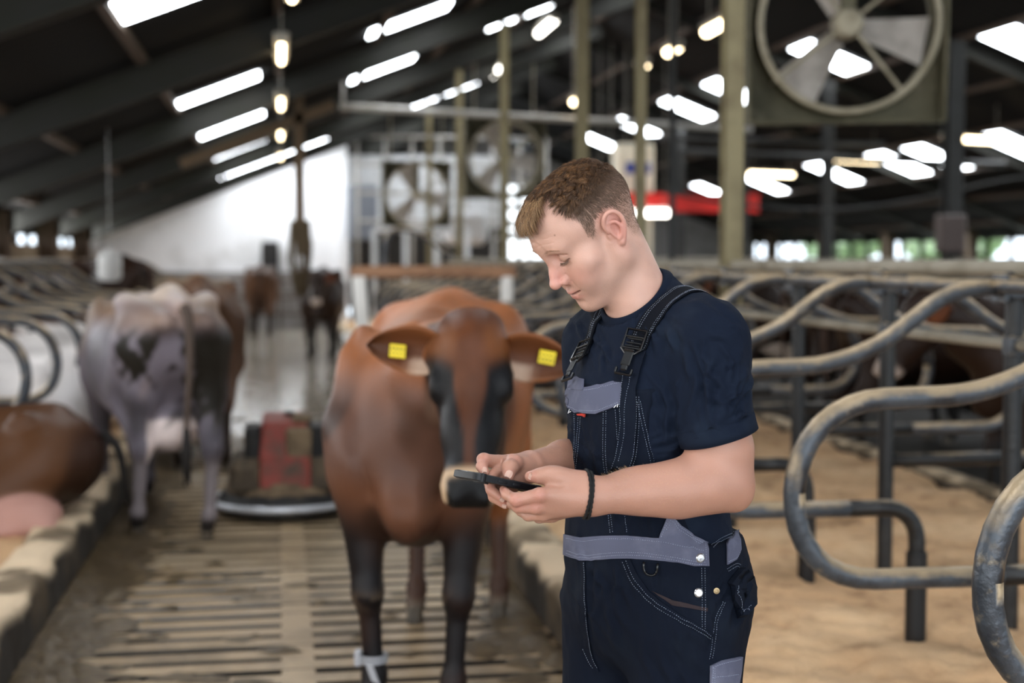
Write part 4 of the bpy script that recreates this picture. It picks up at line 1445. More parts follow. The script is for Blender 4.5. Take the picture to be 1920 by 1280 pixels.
# sleeve hem
# ---- dungarees
fd = Field(B(0, 0, .30) - np.array((.29, .31, 0)), B(0, 0, 1.38) + np.array((.29, .31, 0)), .0055)
def ED(l, fo, z, r, kk=.05): fd.ell(B(l, fo, z), np.array(r), kk, '+', BROT)
ED(0, -.002, .93, (.190, .146, .17))
ED(0, .002, 1.03, (.176, .138, .13))
ED(0, .006, 1.12, (.170, .132, .18))
ED(0, .014, 1.25, (.174, .132, .17))
for s in (-1, 1):
    fd.ell(B(s * .070, -.068, .93), (.095, .080, .12), .05, '+', BROT)
    fd.cone(B(s * .098, 0, .88), B(s * .105, .015, .50), .108, .088, .03)
    fd.cone(B(s * .105, .015, .50), B(s * .108, -.01, .10), .088, .075, .03)
def bibcut(l, fo, Z, X, Y):
    al = np.abs(l)
    wdt = .112 + .30 * np.clip(1.22 - Z, 0, .2)
    top = 1.318 + .012 * np.clip(-l, 0, .1) / .1
    bib = np.maximum(np.maximum(Z - top, al - wdt), -fo + .01)
    waist = Z - (1.042 + .018 * np.clip(l, -.1, .1) / .1 * 0)
    return np.minimum(waist, bib)
custom(fd, bibcut)
for pts, a, w_ in (([(1110, 1060, 2.42), (1120, 1160, 2.40), (1140, 1275, 2.42)], -.006, .010),
                   ([(1085, 1060, 2.46), (1088, 1170, 2.44), (1080, 1290, 2.44)], .005, .014),
                   ([(1140, 1070, 2.42), (1150, 1200, 2.41), (1150, 1300, 2.42)], .005, .016),
                   ([(1172, 1070, 2.42), (1185, 1190, 2.41), (1180, 1320, 2.42)], -.004, .014),
                   ([(1345, 1100, 2.46), (1330, 1200, 2.47), (1320, 1300, 2.48)], -.005, .013),
                   ([(1240, 1200, 2.40), (1270, 1260, 2.40), (1300, 1330, 2.42)], .005, .018),
                   ([(1100, 800, 2.45), (1110, 880, 2.43), (1105, 960, 2.43)], .0035, .012),
                   ([(1135, 780, 2.42), (1150, 880, 2.41), (1150, 980, 2.42)], -.003, .010),
                   ([(1078, 960, 2.46), (1120, 985, 2.42), (1200, 990, 2.39)], .003, .008),
                   ([(1090, 1075, 2.44), (1160, 1085, 2.40), (1220, 1075, 2.40)], -.0025, .010)):
    fpx(fd, pts, a, w_)
dV, dF = fd.mesh(); dN = vnormals(dV, dF)
dV = dV + dN * (.0014 * nz3(dV * np.array((1, 1, .5)), 60, 2) + .0009 * nz3(dV * np.array((1, 1, .4)), 130, 7))[:, None]
dV = smooth_mesh(dV, dF, 1, .4)
dV = wrinkles(dV, dN, [(1120, 1150, 2.42, .12, 1, 22, 14, 110, .0026, .0050), (1200, 1200, 2.41, .25, 1, 40, 12, 120, .0024, .0060), (1110, 850, 2.44, .2, 1, 26, 12, 120, .0024, .0045),
                       (1300, 1240, 2.43, .3, 1, 30, 8, 90, .0024, .0055), (1100, 960, 2.44, 1, .1, 14, 6, 60, .0014, .0040), (1375, 1120, 2.52, -.3, 1, 20, 10, 80, .0030, .0050), (1180, 980, 2.41, .1, 1, 26, 8, 60, .0020, .0045)], 12)
dung = mpart('dungarees', dV, dF, mat_dung)

bvD = BVHTree.FromPolygons([Vector(v) for v in dV], [tuple(q) for q in dF.tolist()])
allV = np.concatenate([sV, dV]); allF = np.concatenate([sF, dF + len(sV)])
bvA = BVHTree.FromPolygons([Vector(v) for v in allV], [tuple(q) for q in allF.tolist()])

from mathutils.geometry import delaunay_2d_cdt
def patch(name, poly, off, th, m, parent, bvh=None, step=7, curved=None, lab=None, n0=None):
    """cloth piece whose outline is drawn on the garment below and follows its surface"""
    bvh = bvh or bvA
    P = []
    n = len(poly)
    for i in range(n):
        a = np.array(poly[i], float); b = np.array(poly[(i + 1) % n], float)
        k = max(1, int(np.linalg.norm(b - a) / step))
        P += [a + (b - a) * j / k for j in range(k)]
    x0, y0 = np.min(P, 0); x1, y1 = np.max(P, 0)
    pl = np.array(P)
    def ins(x, y):
        c = False
        for i in range(len(pl)):
            a = pl[i]; b = pl[(i + 1) % len(pl)]
            if (a[1] > y) != (b[1] > y) and x < (b[0] - a[0]) * (y - a[1]) / (b[1] - a[1]) + a[0]: c = not c
        return c
    I = []
    yy = y0 + step / 2
    while yy < y1:
        xx = x0 + step / 2
        while xx < x1:
            if ins(xx, yy) and np.min(np.linalg.norm(pl - np.array((xx, yy)), axis=1)) > step * .45: I.append((xx, yy))
            xx += step
        yy += step
    pts = [Vector(p) for p in P] + [Vector(p) for p in I]
    r_ = delaunay_2d_cdt(pts, [(i, (i + 1) % len(P)) for i in range(len(P))], [], 1, 1e-5)
    vs, fs_ = r_[0], r_[2]
    hit = []; last = None
    for v in vs:
        h, nr, _, _ = ray_px(bvh, v[0], v[1])
        if h is None:
            # just outside the outline of the garment: take the nearest point of it
            q = Vector(L(v[0], v[1], last[0][1] if last else 2.5))
            h, nr, _, _ = bvh.find_nearest(q)
        hit.append((h, nr)); last = (h, nr)
    # soften the normals
    top = [h + nr * off for h, nr in hit]
    bot = [h + nr * (off - th) for h, nr in hit]
    k = len(top)
    F = [tuple(f_) for f_ in fs_]
    c = 0
    # orientation: faces toward the camera
    def nz_(f_): return (top[f_[1]] - top[f_[0]]).cross(top[f_[2]] - top[f_[0]]).y
    F = [f_ if nz_(f_) < 0 else f_[::-1] for f_ in F]
    edges = {}
    for f_ in F:
        for i in range(len(f_)):
            e = (f_[i], f_[(i + 1) % len(f_)])
            edges[e] = 1
    side = [(e[1], e[0], e[0] + k, e[1] + k) for e in edges if (e[1], e[0]) not in edges]
    o = mpart(name, np.array([tuple(p) for p in top + bot]), F + [tuple(i + k for i in f_[::-1]) for f_ in F] + side, m, parent)
    if lab: o['label'] = lab
    o.data.set_sharp_from_angle(angle=R(50))
    return o

stitchV = []
def rounded(path, n=6): return bez([np.array(p, float) for p in path], n)
def stitch(path, off=.0022, bvh=None, smooth=True, dash=.0026, gap=.0016, r_=.00042, two=None):
    """dashed thread line, path in pixels on the garment"""
    bvh = bvh or bvA
    P = rounded(path) if smooth and len(path) > 2 else [np.array(p, float) for p in path]
    if two is not None:
        Q = []
        for i, p in enumerate(P):
            t = P[min(i + 1, len(P) - 1)] - P[max(i - 1, 0)]
            t = t / (np.linalg.norm(t) + 1e-9)
            Q.append(p + np.array((-t[1], t[0])) * two)
        stitch(Q, off, bvh, False, dash, gap, r_)
    W3 = []
    for a, b in zip(P[:-1], P[1:]):
        k = max(1, int(np.linalg.norm(b - a) / 2.0))
        for j in range(k):
            q = a + (b - a) * j / k
            h, nr, _, _ = ray_px(bvh, q[0], q[1])
            if h is not None: W3.append(h + nr * off)
    acc = 0.0; cur = []
    for a, b in zip(W3[:-1], W3[1:]):
        d = (b - a).length
        if d > .02: acc = 0; cur = []; continue
        m_ = max(1, int(d / .0007))
        for j in range(m_):
            q = a + (b - a) * (j / m_)
            ph = (acc + d * j / m_) % (dash + gap)
            if ph < dash: cur.append(q)
            else:
                if len(cur) > 1: stitchV.append((cur[0], cur[-1]))
                cur = []
        acc += d

# grey pocket flap on the bib
G = .0042
flap = [(1063, 733), (1068, 724), (1095, 727), (1120, 724), (1146, 716), (1166, 712), (1173, 712), (1170, 738), (1165, 758), (1140, 768), (1118, 776), (1080, 773), (1074, 768), (1060, 761)]
patch('pocket_flap', flap, G, .0035, mat_grey, dung, lab='grey chest pocket flap with frayed edge')
G2 = .0050
patch('waistband', [(1061, 1001), (1070, 1003), (1090, 1007), (1130, 1004), (1170, 1003), (1236, 1008), (1239, 1000), (1250, 972), (1262, 968), (1275, 985), (1300, 1004), (1326, 1015), (1328, 1060),
                    (1300, 1060), (1270, 1053), (1230, 1049), (1185, 1046), (1150, 1046), (1097, 1051), (1083, 1047), (1060, 1040)], G2, .003, mat_grey, dung, lab='grey waistband reaching up at the side')
patch('hip_panel', [(1361, 1012), (1384, 996), (1386, 1030), (1378, 1048), (1361, 1058)], G2, .003, mat_grey, dung)
patch('knee_pocket', [(1331, 1248), (1352, 1238), (1388, 1230), (1386, 1256), (1378, 1300), (1360, 1330), (1330, 1330)], .006, .006, mat_grey, dung, lab='grey trim of the thigh pocket')
patch('label_tag', [(1086, 776), (1102, 776), (1101, 781), (1087, 780)], .006, .002, mat_red, dung, lab='small red tag under the flap')
# slanted front pocket edge, fly
patch('side_pocket', [(1172, 1048), (1182, 1048), (1196, 1078), (1218, 1108), (1248, 1134), (1290, 1160), (1340, 1188), (1340, 1196), (1285, 1170), (1240, 1143), (1208, 1116), (1186, 1085)], .0026, .002, mat_dung, dung)
patch('fly', [(1086, 1052), (1098, 1052), (1099, 1120), (1104, 1190), (1112, 1230), (1124, 1258), (1112, 1256), (1096, 1220), (1088, 1160)], .0028, .002, mat_dung, dung)
patch('back_pocket', [(1386, 1062), (1398, 1075), (1408, 1100), (1406, 1140), (1396, 1158), (1382, 1160), (1374, 1130), (1368, 1098), (1362, 1092)], .014, .012, mat_dung, dung)
patch('pocket_gap', [(1222, 1107), (1262, 1125), (1326, 1140), (1326, 1146), (1260, 1134)], .0016, .001, mat('pocket lining', (.035, .008, .015), .8), dung)

# loose strap end and side stitching
patch('strap_end', [(1172, 700), (1188, 668), (1214, 660), (1204, 690), (1194, 730), (1195, 790), (1192, 850), (1183, 885), (1150, 880), (1156, 866), (1165, 800), (1167, 740)], .0075, .003, mat_dung, dung, lab='loose end of the shoulder strap')

def ribbon(name, pts, wd, off, th, m, parent, bvh=None, sub=5):
    bvh = bvh or bvA
    P = bez(pts, sub)
    C = []
    for p in P:
        h, nr, _, _ = bvh.find_nearest(Vector(p)); C.append((h, nr))
    V = []
    nn = len(C); K = 5
    for i, (h, nr) in enumerate(C):
        t = (C[min(i + 1, nn - 1)][0] - C[max(i - 1, 0)][0]).normalized()
        sd = nr.cross(t).normalized()
        row = []
        for j in range(K):
            q = h + sd * wd * (j / (K - 1) - .5)
            hh, n2, _, _ = bvh.find_nearest(q)
            row.append((hh, (n2 + nr).normalized()))
        V.append(row)
    # light smoothing along the ribbon
    T = np.array([[tuple(h + n_ * off) for h, n_ in row] for row in V]); Nn = np.array([[tuple(n_) for h, n_ in row] for row in V])
    for _ in range(2): T[1:-1] = .5 * T[1:-1] + .25 * (T[2:] + T[:-2])
    Bt = T - Nn * th
    A = T.reshape(-1, 3); k = len(A)
    F = []
    for i in range(nn - 1):
        for j in range(K - 1):
            q = (i * K + j, i * K + j + 1, (i + 1) * K + j + 1, (i + 1) * K + j)
            F.append(q[::-1]); F.append(tuple(x + k for x in q))
        for j in (0, K - 1):
            q = (i * K + j, (i + 1) * K + j, (i + 1) * K + j + k, i * K + j + k)
            F.append(q if j else q[::-1])
    for i in (0, nn - 1):
        for j in range(K - 1):
            q = (i * K + j, i * K + j + 1, i * K + j + 1 + k, i * K + j + k)
            F.append(q if i == 0 else q[::-1])
    o = mpart(name, np.concatenate([A, Bt.reshape(-1, 3)]), F, m, parent)
    return o, T
def dash3(P, r_=.00042, dash=.0026, gap=.0016):
    acc = 0; cur = []
    P = [Vector(p) for p in P]
    for a, b in zip(P[:-1], P[1:]):
        d = (b - a).length; m_ = max(1, int(d / .0007))
        for j in range(m_):
            q = a + (b - a) * (j / m_); ph = (acc + d * j / m_) % (dash + gap)
            if ph < dash: cur.append(q)
            else:
                if len(cur) > 1: stitchV.append((cur[0], cur[-1]))
                cur = []
        acc += d
def pxs(bvh, pts):
    o = []
    for x, y in pts:
        h = ray_px(bvh, x, y)[0]
        if h is not None: o.append(np.array(h))
    return o
near = pxs(bvA, [(1193, 655), (1206, 630), (1222, 603), (1243, 575), (1268, 555), (1292, 545)])
near += [near[-1] + np.array((.05, .05, -.01)), near[-1] + np.array((.07, .11, -.07)), near[-1] + np.array((.05, .15, -.20)), B(.03, -.16, 1.16)]
o, T = ribbon('shoulder_strap', near, .040, .0050, .003, mat_strap, dung)
for a, b, t in ((0, 1, .35), (0, 1, .75), (3, 4, .25), (3, 4, .65)):
    dash3([p + Vector((0, -.0006, .0006)) for p in map(Vector, (T[:, a] * (1 - t) + T[:, b] * t))][:40])
far = pxs(bvA, [(1098, 668), (1106, 640), (1113, 615), (1120, 597)])
far += [far[-1] + np.array((.02, .03, .012)), far[-1] + np.array((.06, .09, .0)), far[-1] + np.array((.11, .13, -.10)), B(-.03, -.16, 1.16)]
o, T = ribbon('shoulder_strap', far, .036, .0050, .003, mat_strap, dung)
for a, b, t in ((1, 2, .2), (1, 2, .8), (2, 3, .8)):
    dash3([p + Vector((0, -.0006, .0006)) for p in map(Vector, (T[:, a] * (1 - t) + T[:, b] * t))][:24])

# belt loops from the flap to the buckles
def frame_on(px, py, ax, ay, off):
    """surface frame at a pixel with 'down the strap' direction toward (ax,ay)"""
    h, nr, _, _ = ray_px(bvA, px, py)
    h2 = ray_px(bvA, ax, ay)[0]
    t = (h2 - h); t = (t - nr * t.dot(nr)).normalized()
    return h + nr * off, t, nr.cross(t).normalized(), nr
def buckle(px, py, ax, ay, wd=.044, ln=.050):
    c, t, b, n_ = frame_on(px, py, ax, ay, .011)
    M = Matrix((b, t, n_)).transposed()      # columns: b,t,n
    m = MB()
    V = lambda x, y, z=0: c + b * x + t * y + n_ * z
    loop = [V(-wd / 2, -ln / 2), V(wd / 2, -ln / 2), V(wd / 2, ln / 2 - .008), V(wd / 2 - .010, ln / 2), V(-wd / 2 + .010, ln / 2), V(-wd / 2, ln / 2 - .008)]
    m.tube(loop, .0026, 8, closed=True)
    m.box(V(0, -ln / 2 + .014), (wd, .0035, .004), M, .001)
    m.box(V(0, ln / 2 - .010), (wd, .0040, .004), M, .001)
    bk = m.build('buckle', mat_plastic, dung, auto=True, off=feet)
    for yy in (-.006, .002, .008):
        mm = MB(); mm.box(V(0, yy, -.002), (wd * .8, .003, .003), M, .0008)
        mm.build('ridge', mat_plastic, bk, off=feet)
    m = MB()
    # the clip hanging from the buckle
    m.box(V(0, ln / 2 + .010, .002), (.019, .030, .004), M, .0015)
    m.box(V(0, ln / 2 - .004, .005), (.022, .005, .006), M, .002)
    m.box(V(0, ln / 2 + .028, .001), (.013, .012, .005), M, .002)
    m.build('clip', mat_plastic, dung, auto=True, off=feet)
    m = MB()
    m.box(V(0, ln / 2 + .040, -.001), (wd * .86, .0045, .006), M, .002)
    m.box(V(-wd * .40, ln / 2 + .034, -.001), (.004, .012, .006), M, .0015)
    m.box(V(wd * .40, ln / 2 + .034, -.001), (.004, .012, .006), M, .0015)
    m.build('strap_loop', mat_plastic, dung, auto=True, off=feet)
buckle(1097, 664, 1087, 705)
buckle(1193, 645, 1181, 685, .040, .046)
patch('strap_tab', [(1070, 708), (1098, 711), (1097, 732), (1068, 730)], .0060, .003, mat_grey, dung)
patch('strap_tab', [(1158, 694), (1178, 694), (1172, 718), (1154, 716)], .0060, .003, mat_dung, dung)

# stitch lines
stitch([(1066, 736), (1070, 730), (1095, 732), (1122, 729), (1148, 721), (1170, 717)], G + .0004)
stitch([(1064, 760), (1078, 766), (1084, 768), (1118, 770), (1140, 763), (1164, 753)], G + .0004)
stitch([(1066, 736), (1063, 758)], G + .0004)
for pth, two in (([(1077, 776), (1077, 830), (1073, 900)], None), ([(1089, 782), (1084, 840), (1079, 890)], 4), ([(1137, 770), (1136, 850), (1140, 892)], 5),
                 ([(1154, 768), (1157, 810), (1160, 850)], None), ([(1201, 752), (1213, 810), (1228, 874)], 6),
                 ([(1146, 965), (1150, 1002)], 5), ([(1172, 967), (1176, 1003)], None),
                 ([(1172, 705), (1166, 760), (1166, 800), (1160, 850), (1150, 878)], None), ([(1186, 700), (1176, 760), (1173, 820), (1163, 868)], None),
                 ([(1196, 745), (1196, 790), (1190, 850), (1180, 882)], -5), ([(1152, 880), (1182, 885)], None), ([(1160, 875), (1178, 878)], None)):
    stitch(pth, .0085 if pth[0][1] in (705, 700, 745, 880, 875) else .0012, two=two)
stitch([(1066, 1008), (1096, 1014), (1130, 1010), (1170, 1009), (1235, 1014), (1290, 1026), (1324, 1034)], G2 + .0004)
stitch([(1066, 1036), (1097, 1045), (1150, 1040), (1200, 1040), (1250, 1046), (1300, 1056), (1326, 1058)], G2 + .0004, two=-5)
stitch([(1246, 990), (1262, 972), (1276, 990), (1300, 1008), (1322, 1020)], G2 + .0004, two=4)
stitch([(1240, 1006), (1252, 974)], G2 + .0004)
stitch([(1322, 1018), (1322, 1055)], G2 + .0004)
stitch([(1175, 1050), (1190, 1084), (1212, 1112), (1244, 1138), (1290, 1165), (1340, 1194)], .0034, two=7)
stitch([(1097, 1054), (1098, 1120), (1103, 1180), (1112, 1230), (1124, 1256)], .0036)
stitch([(1095, 1215), (1106, 1240), (1116, 1255)], .0036)
stitch([(1321, 1064), (1322, 1120), (1322, 1186)], .0014, two=6)
stitch([(1360, 1130), (1345, 1165), (1340, 1210), (1334, 1240)], .0014, two=5)
stitch([(1334, 1250), (1352, 1242), (1386, 1234)], .0066); stitch([(1334, 1268), (1384, 1262)], .0066)
stitch([(1334, 1250), (1333, 1290)], .0066, two=-4)
stitch([(1362, 1052), (1378, 1044), (1385, 1030)], G2 + .0004); stitch([(1362, 1066), (1380, 1056), (1390, 1060)], .002, two=5)
stitch([(1372, 1098), (1376, 1125), (1384, 1150), (1396, 1148), (1404, 1135)], .0146)
stitch([(1334, 1022), (1352, 1008), (1380, 996)], .0014, two=5)
def build_stitches():
    n = len(stitchV)
    a = np.array([tuple(p[0]) for p in stitchV]); b = np.array([tuple(p[1]) for p in stitchV])
    t = b - a; t /= np.linalg.norm(t, axis=1)[:, None] + 1e-9
    s1 = np.cross(t, np.tile((.3, -.9, .2), (n, 1))); s1 /= np.linalg.norm(s1, axis=1)[:, None]
    s2 = np.cross(t, s1); r_ = .00031
    V = np.stack([a + s1 * r_, a + s2 * r_, a - s1 * r_, a - s2 * r_, b + s1 * r_, b + s2 * r_, b - s1 * r_, b - s2 * r_], 1)
    F = np.array([(0, 1, 5, 4), (1, 2, 6, 5), (2, 3, 7, 6), (3, 0, 4, 7), (3, 2, 1, 0), (4, 5, 6, 7)])
    FF = (F[None] + (np.arange(n) * 8)[:, None, None]).reshape(-1, 4)
    o = mpart('stitching', V.reshape(-1, 3), FF, mat_thread, dung, smooth=False)
    o['kind'] = 'stuff'
build_stitches()

def disc(name, px, py, r_, off, m, parent, prof=None):
    h, nr, _, _ = ray_px(bvA, px, py)
    rot = nr.to_track_quat('Z', 'Y').to_matrix()
    mm = MB(); mm.lathe(prof or [(r_, 0), (r_, .0015), (r_ * .8, .0030), (r_ * .72, .0024), (0, .0028)], h + nr * off, 20, rot)
    return mm.build(name, m, parent, auto=True, off=feet)
disc('button', 1311, 1045, .0085, .004, mat_metal, dung)
disc('snap', 1309, 1111, .0082, .0014, mat_metal, dung)
disc('snap', 1343, 1107, .0055, .0014, mat('brass', (.30, .22, .12), .4, metal=.8), dung, prof=[(.0055, 0), (.0055, .0015), (.003, .0018), (.0028, .0004), (0, .0004)])
# D-ring under the waistband
h, nr, _, _ = ray_px(bvA, 1222, 1064)
P = [ray_px(bvA, x, y) for x, y in ((1209, 1052), (1208, 1066), (1214, 1076), (1226, 1078), (1235, 1070), (1236, 1055))]
mm = MB(); mm.tube(fillet([p[0] + p[1] * .005 for p in P], .006, 3), .0020, 8); mm.build('ring', mat_plastic, dung, smooth=True, off=feet)
# frayed threads of the flap
mm = MB()
for x, y, x2, y2 in ((1066, 762, 1060, 768), (1072, 768, 1070, 776), (1075, 771, 1072, 774), (1158, 760, 1154, 765), (1161, 758, 1160, 764)):
    a = ray_px(bvA, x, y); b = ray_px(bvA, x2, y2)
    if a[0] is None or b[0] is None: continue
    mm.tube([a[0] + a[1] * .005, b[0] + b[1] * .006], .0007, 4)
mm.build('frayed_thread', mat('white thread', (.8, .8, .82), .8), dung, off=feet)['kind'] = 'stuff'

# ---- wristband on the near wrist: two braided turns
m = MB()
wc = L(1100, 931, 2.405)
ax_ = (L(1270, 918, 2.43) - L(1108, 930, 2.405)); ax_ /= np.linalg.norm(ax_)
ax_ = ax_ + np.array((0, 0, -.12)); ax_ /= np.linalg.norm(ax_)
u1 = np.cross(ax_, (0, 1, 0)); u1 /= np.linalg.norm(u1); u2 = np.cross(ax_, u1)
bvB = BVHTree.FromPolygons([Vector(v) for v in laV], [tuple(q) for q in laF.tolist()])
for k, sh_ in enumerate((-.0026, .0026)):
    pts = []
    for i in range(72):
        a = 2 * math.pi * i / 72
        d = Vector(u1 * math.cos(a) + u2 * math.sin(a))
        c = Vector(wc + ax_ * (sh_ + .0016 * math.sin(a * 2 + k)))
        h = bvB.ray_cast(c, d)[0]
        h = h if h is not None else c + d * .03
        pts.append(np.array(h + d * .0022))
    P = np.array(pts); P = (P + np.roll(P, 1, 0) + np.roll(P, -1, 0)) / 3
    m.tube([tuple(p) for p in P], [.0027 + .0006 * math.sin(i * 2.1) for i in range(72)], 8, closed=True)
wb = m.build('wristband', mat_cord, man, smooth=True, off=feet)

# ---- shoes and trouser legs end on the floor
for s in (-1, 1):
    fb_ = Field(B(s * .11, .05, 0) - np.array((.2, .2, 0.0)), B(s * .11, .05, .2) + np.array((.2, .2, 0)), .006)
    fb_.cone(B(s * .11, -.02, .09), B(s * .11, -.02, .05), .052, .05, .02)
    fb_.cone(B(s * .11, -.04, .048), B(s * .115, .13, .045), .042, .040, .02)
    fb_.ell(B(s * .115, .13, .05), (.048, .06, .045), .02, '+', BROT)
    v, fc = fb_.mesh(); v[:, 2] = np.maximum(v[:, 2], 0.012)
    bt = mpart('boot', v, fc, mat('black rubber', (.01, .01, .01), .45) if s < 0 else bpy.data.materials['black rubber'])

# ================================================================== phone
PA = FH * math.cos(R(15)) + np.array((0, 0, math.sin(R(15)))); PA /= np.linalg.norm(PA)
for _r in range(-45, 30):
    PB = LH * math.cos(R(_r)) + np.array((0, 0, math.sin(R(_r)))); PB -= PA * (PA @ PB); PB /= np.linalg.norm(PB)
    PN = np.cross(PB, PA); PN = PN if PN[2] > 0 else -PN
    if PN @ np.array((0, -.985, .17)) < -.01: break
pc = L(935, 903, 2.440)
mat_phone = mat('phone shell', (.010, .013, .019), .42, spec=.3)
mat_screen = mat('phone glass', (.008, .009, .012), .06)
pw = toW(np.array([pc]))[0]
phone = empty('smartphone', tuple(pw), -YAW, 'black rugged mobile phone held in both hands of the young man', 'phone')
PM = Matrix((PA, PB, PN)).transposed()
def pp(x, y, z): return pc + PA * x + PB * y + PN * z
def rbox(lx, ly, lz, cr, e, n=5):
    """rounded slab"""
    V = []; F = []
    lay = [(-lz / 2, e), (-lz / 2 + e * .5, 0), (lz / 2 - e * .5, 0), (lz / 2, e)]
    for z, ins in lay:
        for cx, cy, a0 in ((1, 1, 0), (-1, 1, 90), (-1, -1, 180), (1, -1, 270)):
            for k in range(n):
                a = R(a0 + 90 * k / (n - 1))
                V.append((cx * (lx / 2 - cr) + (cr - ins) * math.cos(a), cy * (ly / 2 - cr) + (cr - ins) * math.sin(a), z))
    m_ = 4 * n
    for i in range(3):
        for k in range(m_):
            q = (k + 1) % m_
            F.append((i * m_ + k, i * m_ + q, (i + 1) * m_ + q, (i + 1) * m_ + k))
    F.append(tuple(range(m_ - 1, -1, -1))); F.append(tuple(3 * m_ + k for k in range(m_)))
    return V, F
def ppart(name, V, F, m_, c=(0, 0, 0), parent=None):
    W_ = np.array([pp(v[0] + c[0], v[1] + c[1], v[2] + c[2]) for v in V]) - pc
    o = mesh_np(name, W_, F, m_, parent or phone)
    o.data.set_sharp_from_angle(angle=R(35))
    return o
v, fc = rbox(.152, .076, .0125, .013, .0022); shell = ppart('case', v, fc, mat_phone)
v, fc = rbox(.138, .066, .0012, .006, .0003); ppart('screen', v, fc, mat_screen, (0, 0, .0064))
v, fc = rbox(.020, .0022, .0040, .0010, .0004); ppart('volume_button', v, fc, mat_phone, (.020, .0385, 0), shell); ppart('power_button', v, fc, mat_phone, (-.012, .0385, 0), shell)
v, fc = rbox(.011, .079, .0150, .004, .001); ppart('bumper', v, fc, mat_phone, (.060, 0, 0), shell); ppart('bumper', v, fc, mat_phone, (-.060, 0, 0), shell)
v, fc = rbox(.024, .024, .003, .008, .0006); ppart('camera_bump', v, fc, mat_phone, (.052, .02, -.0075), shell)
# ================================================================== cubicle dividers
mat_tube = mat('galvanised tube', (.070, .080, .095), .38, metal=.3, coords='World', noise=(7, (.026, .028, .034), .45, .65), noise2=(26, (.20, .165, .12), .58, .72), bump=(60, .3), dust=((.46, .345, .215), .72, 1.40))
mat_tubed = mat('blackened tube', (.016, .017, .020), .42, coords='World', noise=(9, (.04, .038, .034), .5, .7), bump=(60, .25), dust=((.34, .26, .17), 1.25, 1.75))
mat_sleeve = mat('black rubber sleeve', (.010, .010, .012), .55)
mat_rail = mat('dusty rail', (.30, .265, .205), .75, coords='World', noise=(4, (.20, .165, .11), .45, .7), bump=(20, .3))
BED = .17

def divider_parts(root, side=1, both=True, seg=12):
    """origin at the post foot (centre line of the double row); loops point to -x"""
    for s in ((1, -1) if both else (1,)):
        P = [(-.02, 0, 1.44), (-.24, 0, 1.44), (-.60, 0, 1.17), (-1.22, 0, 1.155), (-1.22 - .02, 0, .66), (-.62, 0, .655), (-.36, 0, .655), (-.36, 0, .12)]
        rad = [0, .16, .20, .30, .30, 0, .17, 0]
        if s == -1: P = P[:5] + [(-.62, 0, .66), (-.02, 0, .66)]; rad = rad[:5] + [0, 0]
        pts = []
        V = [Vector((p[0] * s, p[1], p[2])) for p in P]
        path = [V[0]]
        for i in range(1, len(V) - 1):
            a = (V[i - 1] - V[i]); c = (V[i + 1] - V[i])
            r_ = min(rad[i], a.length * .5, c.length * .5)
            if r_ < .01: path.append(V[i]); continue
            A = V[i] + a.normalized() * r_; Bq = V[i] + c.normalized() * r_
            for k in range(9):
                t = k / 8
                # circle-like blend
                w_ = .83
                q = (A * (1 - t) ** 2 + V[i] * 2 * t * (1 - t) * w_ + Bq * t * t) / ((1 - t) ** 2 + 2 * t * (1 - t) * w_ + t * t)
                path.append(q)
        path.append(V[-1])
        cut = next(i for i, p in enumerate(path) if i > 20 and abs(p.x) < .95 and p.z < .7)
        b = MB(); b.tube(path[:cut + 1], .0305, seg); b.build('loop', mat_tube, root, smooth=True)
        b = MB(); b.tube(path[cut:], .0303, seg); b.build('lower_arm', mat_tubed, root, smooth=True)
        if s == 1:
            b = MB(); b.tube([(-.36 * s, 0, .49), (-.36 * s, 0, .13)], .038, seg); b.build('rubber_sleeve', mat_sleeve, root, auto=True)
    b = MB(); b.tube([(0, 0, .05), (0, 0, 1.50)], .034, seg); b.build('post', mat_tubed, root, auto=True)
    b = MB(); b.box((0, 0, 1.44), (.10, .085, .09), bev=.012); b.box((-.055, 0, 1.44), (.018, .10, .105), bev=.004); b.box((.055, 0, 1.44), (.018, .10, .105), bev=.004)
    b.build('clamp', mat_tube, root)
    b = MB(); b.box((.01, 0, 1.23), (.085, .07, .08), bev=.01); b.build('clamp', mat_tube, root)

ordn = ['nearest', 'second nearest', 'third', 'fourth', 'fifth', 'sixth', 'seventh', 'eighth', 'ninth', 'tenth', 'eleventh', 'twelfth', 'thirteenth', 'fourteenth', 'fifteenth', 'sixteenth', 'seventeenth', 'eighteenth', 'nineteenth', 'twentieth']
proto = empty('cubicle_divider', (XC, 2.61, 0), 0, 'curved grey tube divider at the right edge of the picture, nearest of the right-hand row', 'divider', 'cubicle dividers right of the aisle')
divider_parts(proto)
for k in range(1, 18):
    c = copy_tree(proto); c.location = (XC, 2.61 + 1.08 * k, 0)
    c['label'] = 'curved grey tube divider of the row right of the aisle, ' + ordn[k] + ' from the camera'
protoL = empty('cubicle_divider', (-2.60, 6.98, 0), R(180), 'curved grey tube divider left of the aisle, nearest of its row', 'divider', 'cubicle dividers left of the aisle')
divider_parts(protoL, both=False, seg=10)
for k in range(1, 19):
    c = copy_tree(protoL); c.location = (-2.60, 6.98 + 1.08 * k, 0)
    c['label'] = 'curved grey tube divider of the row left of the aisle, ' + ordn[k] + ' from the camera'
protoR = empty('cubicle_divider', (8.45, 10.1, 0), 0, 'curved tube divider of the row beyond the second aisle, nearest of that row', 'divider', 'cubicle dividers beyond the second aisle')
divider_parts(protoR, both=True, seg=8)
for k in range(1, 20):
    c = copy_tree(protoR); c.location = (8.45, 10.1 + 1.25 * k, 0)
    c['label'] = 'curved tube divider of the row beyond the second aisle, ' + ordn[k] + ' from the camera'

